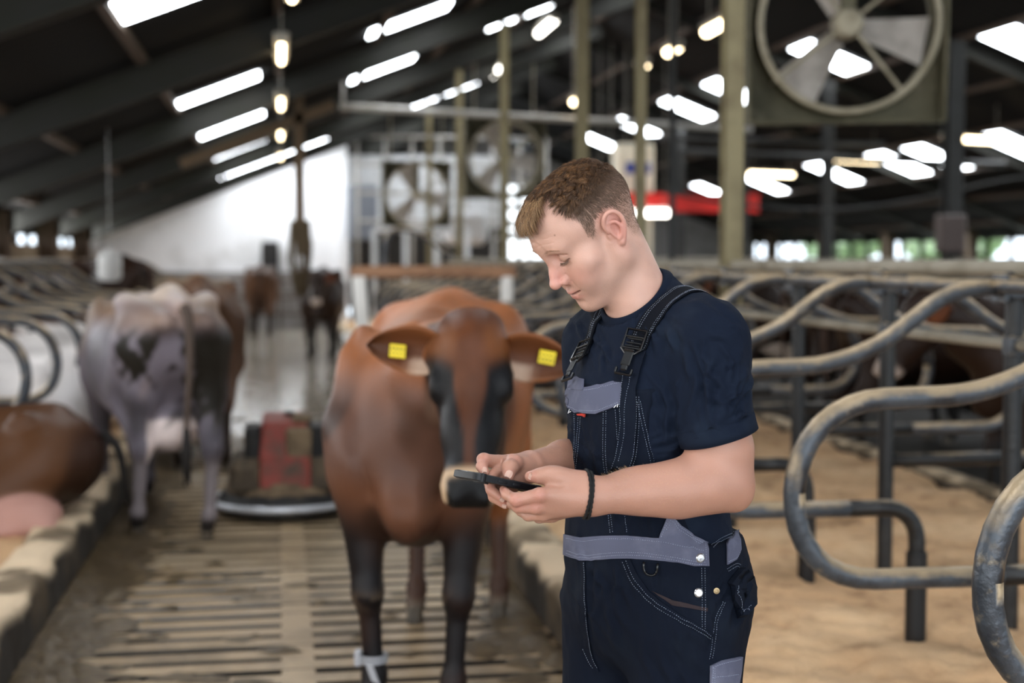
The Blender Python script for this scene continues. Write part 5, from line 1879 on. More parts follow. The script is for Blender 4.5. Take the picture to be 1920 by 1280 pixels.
def rail(x, z, y0, y1, r_, m, lab, flat=False):
    b = MB()
    if flat: b.box((0, (y1 - y0) / 2, 0), (.05, y1 - y0, flat), bev=.008)
    else:
        n = int((y1 - y0) / 2)
        b.tube([(rng.uniform(-.006, .006), (y1 - y0) * k / n, .006 * math.sin(k * 1.7)) for k in range(n + 1)], r_, 10)
    o = b.build('rail', m, None, smooth=not flat); o.location = (x, y0, z)
    tag(o, lab, 'rail'); return o
rail(XC, 1.506, 2.2, 22, .030, mat_rail, 'pale dusty top rail running over the right-hand dividers')
rail(XC + .012, 1.23, 2.2, 22, .022, mat_rail, 'thin pale middle rail behind the right-hand dividers')
rail(XC - .075, 1.44, 2.2, 22, .024, mat_tube, 'grey neck rail through the clamps of the right-hand dividers')
rail(-2.60, 1.50, 6.5, 27, .030, mat_tube, 'grey top rail over the left-hand dividers')
rail(-2.60, 1.23, 6.5, 27, .022, mat_tube, 'thin grey middle rail of the left-hand cubicles')
rail(8.45, 1.50, 9, 36, .032, mat_rail, 'pale top rail of the row beyond the second aisle')
rail(8.45, 1.10, 9, 36, .028, mat_rail, 'pale lower rail of the row beyond the second aisle')
rail(6.95, 1.36, 9, 36, .030, mat_rail, 'pale rail along the edge of the second aisle')
rail(6.95, .95, 9, 36, .026, mat_rail, 'pale lower rail along the edge of the second aisle')
# ================================================================== cattle
mat_coat = mat('short coat', attr=True, rough=.42, spec=.24, bump=(160, .25))
mat_coatd = mat('dirty coat', attr=True, rough=.55, spec=.25, noise=(5, (.10, .075, .04), .60, .85), bump=(120, .25))
mat_hoof = mat('hoof horn', (.16, .125, .085), .55, noise=(20, (.05, .04, .03), .4, .7))
mat_eye = mat('cow eye', (.012, .010, .012), .06)
mat_tagy = mat('yellow ear tag', (.86, .66, .02), .45)
mat_nose = mat('wet nose', (.022, .022, .026), .22)
mat_tagtxt = mat('tag print', (.05, .04, .01), .6)

def cow_field(h, pose):
    """x forward, y left, z up, standing on z=0"""
    p = dict(head=(1.18, 0, 1.28), tilt=-35, yaw=0, fl=(0, 0), fr=(0, 0), hl=(0, 0), hr=(0, 0), udder=1.0, fat=0, hs=1.0)
    p.update(pose)
    f = Field((-1.10, -.46, -.01), (1.75, .46, 1.56), h)
    E = f.ell; Cn = f.cone
    E((0.05, 0, .96), (.66, .325, .325), .1)
    E((-.12, 0, .85), (.52, .325, .27), .12)
    E((.50, 0, .92), (.27, .225, .36), .12)
    E((-.55, 0, 1.10), (.33, .245, .27), .1)
    Cn((.52, 0, 1.27), (.05, 0, 1.285), .055, .05, .08)
    Cn((.05, 0, 1.285), (-.60, 0, 1.345), .05, .06, .08)
    Cn((-.60, 0, 1.345), (-.90, 0, 1.30), .055, .035, .06)
    for s in (-1, 1):
        E((-.50, s * .235, 1.31 - .06 * p['fat']), (.075, .05, .05), .10)       # hook bones
        Cn((-.50, s * .22, 1.29), (-.86, s * .12, 1.22), .05, .045, .08)
        E((-.88, s * .115, 1.20), (.05, .045, .045), .06)        # pin bones
        E((.46, s * .185, 1.05), (.15, .09, .27), .08)         # shoulder blades
        E((.62, s * .17, .88), (.12, .095, .13), .08)
    # hollow flank
    for s in (-1, 1): E((-.33, s * .36, 1.17), (.15, .07, .10), .08, '-')
    E((.72, 0, .74), (.11, .085, .13), .08)                     # brisket
    def hind(s, dx, dy):
        a = (-.60, s * .17, 1.08)
        kn = (-.52 + dx * .45, s * .215, .78)
        hk = (-.80 + dx * .8, s * (.17 + dy * .5), .50)
        ft = (-.76 + dx, s * (.165 + dy), .13)
        Cn(a, kn, .175, .115, .08)
        Cn((-.76, s * .13, 1.12), (-.70 + dx * .3, s * .17, .80), .105, .075, .08)
        Cn(kn, hk, .105, .050, .06); Cn((-.68 + dx * .3, s * .17, .80), hk, .080, .046, .06)
        E((hk[0] - .035, hk[1], hk[2] + .02), (.045, .035, .05), .03)
        Cn(hk, ft, .043, .033, .04)
        E((ft[0] + .005, ft[1], ft[2] + .005), (.045, .042, .042), .03)
        Cn(ft, (ft[0] + .045, ft[1], .065), .038, .044, .02)
        return (ft[0] + .05, ft[1], 0)
    def fore(s, dx, dy):
        el = (.56 + dx * .2, s * .185, .82)
        kn = (.60 + dx * .6, s * (.165 + dy * .5), .42)
        ft = (.60 + dx, s * (.155 + dy), .13)
        Cn((.55, s * .18, .95), el, .12, .095, .07)
        Cn(el, kn, .092, .050, .05)
        E((kn[0] + .012, kn[1], kn[2]), (.052, .050, .062), .03)
        Cn(kn, ft, .040, .034, .03)
        E((ft[0], ft[1], ft[2] + .005), (.045, .044, .042), .03)
        Cn(ft, (ft[0] + .04, ft[1], .065), .038, .046, .02)
        return (ft[0] + .045, ft[1], 0)
    hooves = [hind(1, *p['hl']), hind(-1, *p['hr']), fore(1, *p['fl']), fore(-1, *p['fr'])]
    if p['udder']:
        u = p['udder']
        E((-.47, 0, .60), (.19 * u, .155 * u, .13 * u), .06)
        for s in (-1, 1):
            for dx in (-.07, .08): Cn((-.47 + dx, s * .075, .53), (-.47 + dx, s * .078, .455), .018, .012, .02)
    if p['fat']:
        for s in (-1, 1):
            f.fold([(.52, s * .26, 1.22), (.58, s * .27, 1.0), (.56, s * .26, .85)], .016, .04)
            E((.60, s * .175, .80), (.085, .078, .17), .05)
            f.fold([(.30, s * .30, 1.20), (.36, s * .30, 1.0), (.42, s * .27, .78)], -.022, .045)
            f.fold([(.70, s * .20, 1.12), (.74, s * .17, .95), (.72, s * .12, .78)], -.014, .03)
            f.fold([(.80, s * .12, 1.15), (.82, s * .10, .95)], -.010, .02)
        f.fold([(.80, .0, .95), (.82, 0, .75), (.78, 0, .62)], -.020, .03)
    # neck and head
    if p['fat']:
        E((-.45, 0, 1.14), (.40, .33, .25), .10); E((.0, 0, 1.05), (.60, .345, .27), .10)
    hd = np.array(p['head'], float)          # poll
    Cn((.50, 0, 1.10), (.5 * (.50 + hd[0]), .5 * hd[1], .5 * (1.08 + hd[2] - .04)), .20, .145, .08)
    Cn((.5 * (.50 + hd[0]), .5 * hd[1], .5 * (1.08 + hd[2] - .04)), hd + np.array((-.02, 0, -.07)), .145, .105, .06)
    Cn((.62, 0, .90), .55 * hd + .45 * np.array((.62, 0, .9)) + np.array((-.02, 0, -.08)), .13, .10, .08)
    ty, tt = R(p['yaw']), R(p['tilt'])
    fx = np.array((math.cos(ty) * math.cos(tt), math.sin(ty) * math.cos(tt), math.sin(tt)))      # along the face, poll to muzzle
    lx = np.array((-math.sin(ty), math.cos(ty), 0.))
    ux = np.cross(fx, lx)
    HM_ = np.array((fx, lx, ux))
    HS = p['hs']
    def Hp(a, b, c): return hd + HS * (a * fx + b * lx + c * ux)
    E0, Cn0 = E, Cn
    def E(c, r, k, op='+', rot=None): E0(c, tuple(q * HS for q in r), k, op, rot)
    def Cn(a, b, r1, r2, k=.02): Cn0(a, b, r1 * HS, r2 * HS, k)
    # a along face, b left, c outwards from the forehead
    E(Hp(.09, 0, -.075), (.135, .105, .095), .04, '+', HM_)       # brow/cranium
    E(Hp(-.005, 0, -.035), (.055, .085, .055), .04, '+', HM_)    # poll
    Cn(Hp(.12, 0, -.06), Hp(.30, 0, -.055), .088, .076, .05); Cn(Hp(.30, 0, -.055), Hp(.42, 0, -.045), .076, .068, .05)
    E(Hp(.20, 0, -.115), (.17, .072, .10), .05, '+', HM_)          # jaws
    Cn(Hp(.10, 0, -.16), Hp(.40, 0, -.085), .062, .045, .05)
    for s in (-1, 1):
        E(Hp(.165, s * .096, -.045), (.052, .030, .042), .03, '+', HM_)      # orbits
        E(Hp(.17, s * .060, -.130), (.10, .035, .075), .04, '+', HM_)
        f.ell(Hp(.165, s * .122, -.045), (.026, .016, .019), .008, '-', HM_)
    E(Hp(.455, 0, -.045), (.060, .082, .062), .03, '+', HM_)       # muzzle
    E(Hp(.435, 0, -.100), (.055, .060, .040), .03, '+', HM_)       # lower lip and chin
    for s in (-1, 1):
        E(Hp(.490, s * .045, -.020), (.032, .030, .032), .02, '+', HM_)
        f.cone(Hp(.512, s * .052, -.018), Hp(.490, s * .070, -.006), .012, .012, .010, '-')
    f.fold([Hp(.47, -.085, -.092), Hp(.50, -.03, -.088), Hp(.50, .03, -.088), Hp(.47, .085, -.092)], -.012, .010)
    return f, hooves, Hp, (fx, lx, ux), hd

def hoof_mesh(rot=0):
    b = MB()
    for s in (-1, 1):
        prof = [(-.045, .0), (-.02, .024), (.03, .026), (.062, .012), (.066, .0)]
        V = []
        top = [(-.030, .0), (-.012, .020), (.018, .021), (.036, .010), (.040, .0)]
        for ring, z, ins in ((prof, 0.0, 0), (prof, .012, 0), (top, .070, 0)):
            for (x, w_) in ring: V.append((x, s * (.004 + w_ * 1.0 + .004), z))
            for (x, w_) in ring[::-1]: V.append((x, s * .004, z))
        n = 10
        F = [(i, (i + 1) % n, (i + 1) % n + n, i + n) for i in range(n)] + [(i + n, (i + 1) % n + n, (i + 1) % n + 2 * n, i + 2 * n) for i in range(n)]
        F += [tuple(range(n - 1, -1, -1)), tuple(2 * n + i for i in range(n))]
        if s < 0: F = [q[::-1] for q in F]
        b.add(V, F)
    return b

def ear_mesh(L_=.235, wd=.070):
    """ear along +x, opening toward +z"""
    V = []; F = []; n = 12; m_ = 9
    for sh_ in (0, 1):
        for i in range(n):
            t = i / (n - 1)
            w_ = wd * (math.sin(math.pi * min(1, .12 + .88 * t) ** .85) ** .65) * (1 if t < .98 else .6) + .012 * (1 - t)
            for j in range(m_):
                a = (j / (m_ - 1) - .5) * 2
                z = (.030 * a * a * (1 - t * .55)) * 1.4 - .020 * math.sin(math.pi * t) - (.010 if sh_ else 0)
                V.append((t * L_, a * w_, z))
    k = n * m_
    F = [(i * m_ + j, i * m_ + j + 1, (i + 1) * m_ + j + 1, (i + 1) * m_ + j) for i in range(n - 1) for j in range(m_ - 1)]
    F2 = [tuple(x + k for x in q[::-1]) for q in F]
    ring = [j for j in range(m_)] + [i * m_ + m_ - 1 for i in range(1, n)] + [(n - 1) * m_ + j for j in range(m_ - 2, -1, -1)] + [i * m_ for i in range(n - 2, 0, -1)]
    Fs = [(ring[i] + k, ring[(i + 1) % len(ring)] + k, ring[(i + 1) % len(ring)], ring[i]) for i in range(len(ring))]
    return np.array(V), F + F2 + Fs

def build_cow(name, label, h, pose, colour, loc, heading, m=mat_coat, tags=False, group=None, scale=1.0, earcol=(.2, .06, .02), ear_dir=(1, -.15), nose=None):
    f, hooves, Hp, (fx, lx, ux), hd = cow_field(h, pose)
    V, F = f.mesh(); V = smooth_mesh(V, F, 2, .5)
    inv = np.stack([(V - hd) @ fx, (V - hd) @ lx, (V - hd) @ ux], 1) / pose.get('hs', 1.0)
    C = colour(V, inv)
    t = empty(name, loc, heading, label, 'cow', group)
    t.scale = (scale,) * 3
    mesh_np('body', V, F, m, t, col=C)
    hm_ = None
    for hx, hy, hz in hooves:
        if hm_ is None: o = hoof_mesh().build('hoof', mat_hoof, t, auto=True); hm_ = o.data
        else:
            o = bpy.data.objects.new('hoof', hm_); SC.collection.objects.link(o); o.parent = t
        o.location = (hx, hy, 0)
    ev, ef = ear_mesh()
    for s in (-1, 1):
        base = Hp(.065, s * .090, -.060)
        d = lx * s + fx * ear_dir[1] * (1 if s > 0 else ear_dir[0]) - ux * .12
        d /= np.linalg.norm(d)
        # opening faces forward (out of the forehead) and a little down
        op = ux * .8 + fx * .35; op -= d * (op @ d); op /= np.linalg.norm(op)
        sd = np.cross(op, d)
        Vw = base + ev[:, 0:1] * d + ev[:, 1:2] * sd * (1 if s > 0 else 1) + ev[:, 2:3] * op
        col = np.tile(np.array(earcol), (len(Vw), 1))
        rim_ = sst(np.abs(ev[:, 1]) / (.070 * np.sin(np.pi * np.clip(.12 + .88 * ev[:, 0] / .235, 0, 1) ** .85) ** .65 + .002), .72, .98)
        inn = (np.arange(len(ev)) < len(ev) // 2)
        if tags:
            col = lerp(col, (.14, .042, .014), .8 * (1 - rim_) * inn)
            col = lerp(col, (.55, .40, .30), .8 * inn * (ev[:, 1] * s < -.02) * sst(.12 - ev[:, 0], 0, .05))
        col = lerp(col, np.array(earcol) * .35, .6 * sst(ev[:, 0], .15, .20) * np.ones(len(Vw)))
        e = mesh_np('ear', Vw, ef, m, t, col=col)
        if tags:
            c = base + d * .135 + sd * (.010) * (1 if s > 0 else 1) + op * .006
            tb = MB(); rot = Matrix((tuple(d), tuple(sd), tuple(op))).transposed()
            tb.box(c, (.052, .042, .003), rot, .0012)
            tg = tb.build('ear_tag', mat_tagy, e)
            q = MB()
            for r_ in range(2):
                for cx in range(4):
                    q.box(Vector(c) + rot @ Vector((-.018 + .012 * cx, -.008 + .015 * r_, .0022)), (.005, .008 if r_ == 0 else .004, .0008), rot)
            o = q.build('tag_print', mat_tagtxt, e); o['kind'] = 'stuff'
    for s in (-1, 1):
        b = MB(); b.lathe([(0, -.024), (.012, -.0208), (.0208, -.012), (.024, 0), (.0208, .012), (.012, .0208), (0, .024)], Hp(.165, s * .098, -.045), 14)
        b.build('eye', mat_eye, t, smooth=True)
    # tail
    P = bez([(-.90, 0, 1.30), (-.985, 0, 1.22), (-1.0, 0, 1.0), (-.985, .01, .78), (-.97, .015, .62)], 5)
    b = MB(); b.tube([tuple(p) for p in P], list(np.linspace(.030, .013, len(P))), 8)
    tc_ = pose.get('tailcol', (.10, .05, .03))
    me_ = b.build('tail', mat('tail coat', tc_, .8), t, smooth=True)
    b = MB()
    for k in range(14):
        a = k * .45; r_ = .012
        x, y = -.97 + r_ * math.cos(a), .015 + r_ * math.sin(a)
        b.tube([(x, y, .64), (x + .012 * math.cos(a * 2), y + .014 * math.sin(a * 3), .50), (-.97 + .006 * math.cos(a), .015 + .02 * math.sin(a), .34 + .03 * math.sin(k))], [.008, .011, .002], 5)
    b.build('tail_switch', mat('tail hair', (.025, .018, .014), .8), me_, smooth=True)
    return t

def col_main(V, I):
    x, y, z = V.T
    c = np.tile(np.array((.40, .135, .045)), (len(V), 1))
    c *= (1 + .16 * nz3(V, 5, 1) + .10 * nz3(V * np.array((1, 1, .5)), 26, 6))[:, None]
    # browner, greyer shoulders and chest
    c = lerp(c, (.150, .080, .062), .85 * sst(x, .10, .55) * sst(1.25 - z, .0, .25))
    c = lerp(c, (.240, .085, .034), .6 * sst(.88 - z, 0, .12) * sst(x, .4, .6))
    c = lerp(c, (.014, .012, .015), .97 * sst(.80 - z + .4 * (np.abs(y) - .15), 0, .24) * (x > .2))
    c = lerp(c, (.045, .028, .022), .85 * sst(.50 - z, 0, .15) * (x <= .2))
    c = lerp(c, (.24, .20, .15), .5 * sst(.12 - z, 0, .05))
    c = lerp(c, (.20, .14, .09), .55 * np.exp(-((z - .40) / .03) ** 2) * (nz3(V, 22, 4) > .1) * (x > .2))
    # mottled lavender-brown flank and chest; the lavender also paints in side light
    c = lerp(c, (.34, .245, .235), .75 * sst(nz3(V, 5.5, 12), .05, .5) * sst(x, .05, .4) * sst(1.22 - z, 0, .2) * sst(z, .62, .8))
    c = lerp(c, (.060, .026, .016), .75 * sst(nz3(V, 6.5, 17), .15, .5) * sst(x, .1, .4) * sst(1.2 - z, 0, .2))
    a, b, u = I.T
    hc_ = np.tile(np.array((.185, .058, .020)), (len(V), 1)) * (1 + .20 * nz3(V, 16, 3) + .12 * nz3(V, 45, 5))[:, None]
    hc_ = lerp(hc_, (.34, .125, .042), .55 * np.exp(-((a - .06) / .05) ** 2) * sst(np.abs(b), .02, .06))
    hc_ = lerp(hc_, (.13, .042, .018), .8 * sst(a, .16, .34))
    hc_ = lerp(hc_, (.14, .045, .018), .6 * sst(-a, -.02, .02))
    dark = sst(u, -.150, -.08) * sst(np.abs(b) + .032 * sst(a, .16, .36), .038, .056) * sst(a + .7 * (np.abs(b) - .08), .085, .14) * sst(.45 - a, 0, .05)
    hc_ = lerp(hc_, (.010, .012, .017), .98 * dark)
    hc_ = lerp(hc_, (.050, .060, .085), .55 * dark * sst(a, .2, .3) * sst(-b, .02, .05) * sst(nz3(V, 18, 9), -.4, .5))  # bluish sheen on the right cheek painted into the coat colour
    hc_ = lerp(hc_, (.16, .09, .06), .9 * sst(-u, .10, .15))
    ring = sst(a, .400, .425)
    hc_ = lerp(hc_, (.58, .40, .25), .95 * ring)
    nose = sst(a, .432, .448) * sst(u, -.105, -.085) * sst(.068 - np.abs(b), 0, .012)
    hc_ = lerp(hc_, (.012, .012, .015), nose)
    hm_ = sst(a, -.07, -.03) * sst(x, .76, .82) * sst(u, -.20, -.15) * sst(.15 - np.abs(b), 0, .025) * sst(z, .68, .74)
    return c * (1 - hm_[:, None]) + hc_ * hm_[:, None]
def P2(px, py, n, z=0.0):
    return W(*L(px, py, n))
def col_gray(V, I):
    x, y, z = V.T
    c = np.tile(np.array((.19, .165, .195)), (len(V), 1)) * (1 + .35 * nz3(V, 4, 2) + .15 * nz3(V, 11, 6))[:, None]
    c = lerp(c, (.36, .21, .11), .9 * sst(z, 1.10, 1.24) * (.6 + .4 * nz3(V, 6, 7)))
    c = lerp(c, (.70, .58, .48), .7 * sst(z, 1.29, 1.36))
    c = lerp(c, (.24, .155, .09), .8 * sst(x, .25, .5) * sst(z, .9, 1.1))
    c = lerp(c, (.10, .09, .10), .6 * sst(x, .3, .6) * sst(.75 - z, 0, .1))
    ud = (np.abs(x + .47) < .25) & (np.abs(y) < .19) & (z < .67) & (z > .42) & (np.abs(y) < .165)
    c = lerp(c, (.86, .72, .68), .98 * ud * sst(.69 - z, 0, .05))
    c = lerp(c, (.30, .25, .24), .6 * sst(.5 - z, 0, .1) * (x < 0))
    c = lerp(c, (.05, .042, .045), .75 * sst(nz3(V, 5, 31), .1, .5) * sst(.95 - z, 0, .2))
    c = lerp(c, (.42, .37, .42), .40 * sst(nz3(V * np.array((1, 1, .5)), 7, 33), .15, .7) * sst(z, .7, .9))
    # dried dung on the rump and thighs
    dn = sst(nz3(V * np.array((1, 1, .6)), 9, 5) + .55 * nz3(V, 23, 8) + .3 * nz3(V, 47, 3) - 1.8 * y, -.15, .25) * sst(-x, .55, .70) * sst(z, .55, .72) * sst(1.22 - z, 0, .12)
    c = lerp(c, (.030, .024, .014), .97 * dn)
    c = lerp(c, (.55, .40, .34), .45 * sst(nz3(V, 8, 21), .3, .6) * sst(-x, .6, .8) * (1 - dn))
    c = lerp(c, (.03, .025, .022), .9 * sst(.13 - z, 0, .05))
    return c
def patches(base, spot, sc_, seed, thr=.0, belly=None, legs=None):
    def g(V, I):
        c = np.tile(np.array(base), (len(V), 1)) * (1 + .12 * nz3(V, 6, 3))[:, None]
        if spot is not None: c = lerp(c, spot, sst(nz3(V, sc_, seed), thr, thr + .08))
        if belly is not None: c = lerp(c, belly, sst(.75 - V[:, 2], 0, .08))
        if legs is not None: c = lerp(c, legs, sst(.5 - V[:, 2], 0, .1))
        a = I[:, 0]
        c = lerp(c, (.62, .50, .42) if base[0] < .5 else (.5, .35, .3), .7 * sst(a, .41, .44) * (V[:, 0] > .8))
        return c
    return g

# main brown cow, facing the camera
hx, hy, _ = W(-.330, 4.80, 0)        # between the front hooves
bx, by, _ = W(-.245, 6.03, 0)
ang = math.atan2(hy - by, hx - bx)
mid = np.array(((hx + bx) / 2, (hy + by) / 2))
SCM = 1.0
org = (mid[0] + .08 * math.cos(ang) , mid[1] + .08 * math.sin(ang), 0)
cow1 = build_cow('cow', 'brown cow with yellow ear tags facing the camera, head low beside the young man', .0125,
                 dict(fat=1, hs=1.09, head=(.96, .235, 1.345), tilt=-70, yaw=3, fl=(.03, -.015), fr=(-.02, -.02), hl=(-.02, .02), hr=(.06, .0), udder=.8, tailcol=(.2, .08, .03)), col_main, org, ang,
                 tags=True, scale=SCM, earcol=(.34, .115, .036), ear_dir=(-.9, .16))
# strap on the right foreleg
def strap(t, x, y):
    b = MB()
    b.tube([(x + .047 * math.cos(a), y + .047 * math.sin(a), .185) for a in np.linspace(0, 2 * math.pi, 21)[:-1]], .006, 6, closed=True)
    b.tube([(x + .047 * math.cos(a), y + .047 * math.sin(a), .200) for a in np.linspace(0, 2 * math.pi, 21)[:-1]], .006, 6, closed=True)
    b.box((x + .03, y - .045, .20), (.035, .022, .055), bev=.005)
    b.box((x + .045, y + .01, .14), (.008, .022, .09), Matrix.Rotation(.35, 3, 'X'), .002)
    o = b.build('leg_band', mat('pale strap', (.40, .40, .42), .6), t); o['label'] = 'pale grey band round the fetlock'
strap(cow1, .585, -.140)

ang2 = math.atan2(W(-2.38, 8.95, 0)[1] - W(-1.78, 7.78, 0)[1], W(-2.38, 8.95, 0)[0] - W(-1.78, 7.78, 0)[0])
g0 = W(-1.76, 7.74, 0); dr = np.array((math.cos(ang2), math.sin(ang2)))
cow2 = build_cow('cow', 'grey and tan cow with a muddy rump walking away beside the left kerb', .016,
                 dict(head=(1.15, -.1, 1.25), tilt=-40, yaw=-20, hr=(-.06, -.02), hl=(.22, .02), fl=(-.05, 0), fr=(.1, 0), udder=1.15, tailcol=(.12, .08, .06)), col_gray,
                 (g0[0] + .78 * dr[0] - .05, g0[1] + .78 * dr[1], 0), ang2, m=mat_coatd, scale=.99, earcol=(.2, .15, .12))
std = patches((.155, .075, .040), (.50, .42, .36), 3.0, 4, .35, legs=(.06, .04, .03))
cow3 = build_cow('cow', 'light brown cow standing just beyond the grey one, seen from behind', .020, dict(head=(1.2, 0, 1.2), tilt=-45, udder=1.0), std,
                 W(-2.46, 11.0, 0), R(97), m=mat_coatd, group='cows standing in the barn')
dk = build_cow('cow', 'dark brown cow with a pale forehead standing far down the aisle', .022, dict(head=(1.15, 0, 1.33), tilt=-60, udder=.6),
               patches((.050, .022, .012), None, 1, 1, legs=(.02, .015, .012)), (.62, 21.6, 0), R(-95), group='cows standing in the barn')
b = MB(); b.lathe([(0, 0), (.05, .006), (.04, .012), (0, .014)], (1.21, 0, 1.22), 12, Matrix.Rotation(R(70), 3, 'Y'))
o = b.build('blaze', mat('white blaze', (.6, .55, .5), .8), dk)
c = copy_tree(cow3); c.location = (-.35, 28.5, 0); c.rotation_euler[2] = R(88); c['label'] = 'distant cow with a pink udder near the white gable wall'
wht = build_cow('cow', 'white-backed cow just visible over the grey cow', .024, dict(head=(1.15, 0, 1.1), tilt=-45), patches((.50, .45, .41), (.30, .18, .10), 2.6, 2, .10), W(-3.10, 13.9, 0), R(97), m=mat_coatd, group='cows standing in the barn', earcol=(.4, .35, .3))
# cows beyond the cubicles on the right
spots = [((4.75, 7.6), 178, 'dark cow in the second aisle right behind the near divider loops'), ((5.5, 12.4), 3, 'dark cow in the second aisle, side on, above the kerb'), ((5.6, 14.8), 181, 'dark cow in the second aisle left of the pale board'),
         ((4.95, 10.0), 3, 'dark cow standing behind the dividers at the right edge'), ((6.1, 11.2), 185, 'dark brown cow behind the S-shaped divider bars'),
         ((5.2, 13.4), 175, 'dark cow in the second aisle, behind the pale board'), ((6.0, 16.5), 20, 'dark cow far down the second aisle'), ((6.2, 8.6), 176, 'dark cow at the far right edge, mostly hidden by the dividers')]
spots = [q for q in spots if q[0] not in ((5.2, 13.4),)]
for (xy, rz, lab) in spots:
    c = copy_tree(dk); c.location = (*xy, 0); c.rotation_euler[2] = R(rz); c['label'] = lab
for ch in [o for o in bpy.data.objects if o.name.startswith('blaze') and o.parent is not dk]: bpy.data.objects.remove(ch)

# ---- lying cows
def lying_field(h):
    f = Field((-1.05, -.62, -.02), (1.25, .62, .95), h)
    E = f.ell; Cn = f.cone
    E((0, 0, .33), (.70, .36, .30), .1); E((-.1, .05, .24), (.60, .42, .24), .1)
    E((.48, 0, .36), (.30, .25, .30), .1); E((-.55, .02, .38), (.33, .32, .28), .1)
    Cn((.4, 0, .62), (-.6, 0, .63), .05, .06, .1)
    for s in (-1, 1): E((-.45, s * .19, .62), (.06, .05, .05), .08)
    # folded hind legs
    Cn((-.55, .25, .35), (-.18, .44, .14), .17, .10, .08); Cn((-.18, .44, .12), (-.62, .50, .07), .07, .045, .05); Cn((-.62, .50, .06), (-.38, .54, .045), .042, .036, .03)
    Cn((-.6, -.2, .25), (-.30, -.36, .10), .14, .08, .08); Cn((-.30, -.36, .08), (-.6, -.42, .05), .06, .04, .04)
    # folded forelegs
    for s in (-1, 1): Cn((.50, s * .17, .25), (.78, s * .22, .08), .10, .06, .06); Cn((.78, s * .22, .07), (.50, s * .26, .05), .05, .038, .03)
    E((-.50, .38, .12), (.19, .17, .115), .05)
    # neck, head
    Cn((.5, 0, .48), (.88, .02, .66), .18, .12, .08); Cn((.88, .02, .66), (1.0, .02, .70), .11, .09, .06)
    E((1.0, .02, .70), (.10, .10, .09), .04); Cn((1.02, .02, .68), (1.16, .02, .50), .080, .055, .05); E((1.17, .02, .485), (.055, .072, .055), .03)
    return f
def lying_cow(lab, colour, loc, rz, h=.018, group='cows lying in the left cubicles', m=mat_coat, earcol=(.2, .1, .05)):
    f = lying_field(h); V, F = f.mesh(); V = smooth_mesh(V, F, 2, .5)
    t = empty('cow', loc, rz, lab, 'cow', group)
    mesh_np('body', V, F, m, t, col=colour(V))
    ev, ef = ear_mesh()
    for s in (-1, 1):
        d = np.array((-.1, s, .1)); d /= np.linalg.norm(d); op = np.array((.8, 0, .2)); op -= d * (op @ d); op /= np.linalg.norm(op); sd = np.cross(op, d)
        mesh_np('ear', np.array((.98, .02 + s * .08, .73)) + ev[:, 0:1] * d + ev[:, 1:2] * sd + ev[:, 2:3] * op, ef, m, t, col=np.tile(earcol, (len(ev), 1)))
        b = MB(); b.lathe([(0, -.022), (.012, -.018), (.02, 0), (.012, .018), (0, .022)], (1.06, .02 + s * .085, .67), 10); b.build('eye', mat_eye, t, smooth=True)
    P = bez([(-.86, 0, .52), (-.94, .0, .42), (-.97, -.05, .22), (-.98, -.15, .06)], 5)
    b = MB(); b.tube([tuple(p) for p in P], list(np.linspace(.03, .014, len(P))), 8); b.build('tail', bpy.data.materials['tail hair'], t, smooth=True)
    return t
def lc_brown(V):
    c = np.tile(np.array((.070, .028, .014)), (len(V), 1)) * (1 + .25 * nz3(V, 6, 2))[:, None]
    c = lerp(c, (.20, .085, .035), .7 * sst(nz3(V, 3, 6), .1, .5))
    ud = np.exp(-(((V - np.array((-.50, .48, .11))) / np.array((.24, .18, .14))) ** 2).sum(1))
    return lerp(c, (.50, .27, .22), sst(ud, .30, .5))
def lc_white(V):
    c = np.tile(np.array((.72, .68, .66)), (len(V), 1)) * (1 + .06 * nz3(V, 6, 2))[:, None]
    c = lerp(c, (.16, .055, .022), sst(nz3(V, 3.2, 3), .42, .50)); return lerp(c, (.55, .42, .30), .5 * sst(.15 - V[:, 2], 0, .1))
lz = .16
lyb = lying_cow('dark brown cow lying in the nearest left cubicle with a pink udder showing', lc_brown, (-1.74, 7.72, lz), R(181)); lyb.scale = (.94, .94, .90)
lyw = lying_cow('white cow lying in the second left cubicle', lc_white, (-1.98, 9.62, lz), R(181))
for i, (yv, lab) in enumerate(((10.7, 'white and brown cow lying in the third left cubicle'), (11.8, 'white cow lying in the fourth left cubicle'), (14.0, 'white cow lying in the sixth left cubicle'), (16.1, 'white cow lying in the eighth left cubicle'))):
    c = copy_tree(lyw); c.location = (-2.1 + .08 * (i % 2), yv, lz); c.rotation_euler[2] = R(179 + i); c['label'] = lab
for yv, lab in ((12.9, 'brown cow lying in the fifth left cubicle'), (15.05, 'brown cow lying in the seventh left cubicle')):
    c = copy_tree(lyb); c.location = (-2.1, yv, lz); c['label'] = lab
# cows lying on the right, far along the row behind the man
for yv, lab in ((13.8, 'brown cow lying in the right-hand cubicles behind the man, nearer one'), (16.0, 'brown cow lying in the right-hand cubicles behind the man, farther one')):
    c = copy_tree(lyb); c.location = (2.3, yv, lz); c.rotation_euler[2] = 0; c['label'] = lab; c['group'] = 'cows lying in the right cubicles'
blk = copy_tree(dk); blk.location = (-2.3, 17.2, .17); blk.rotation_euler[2] = R(150); blk['label'] = 'black-brown cow standing in the left cubicles near the gable wall'

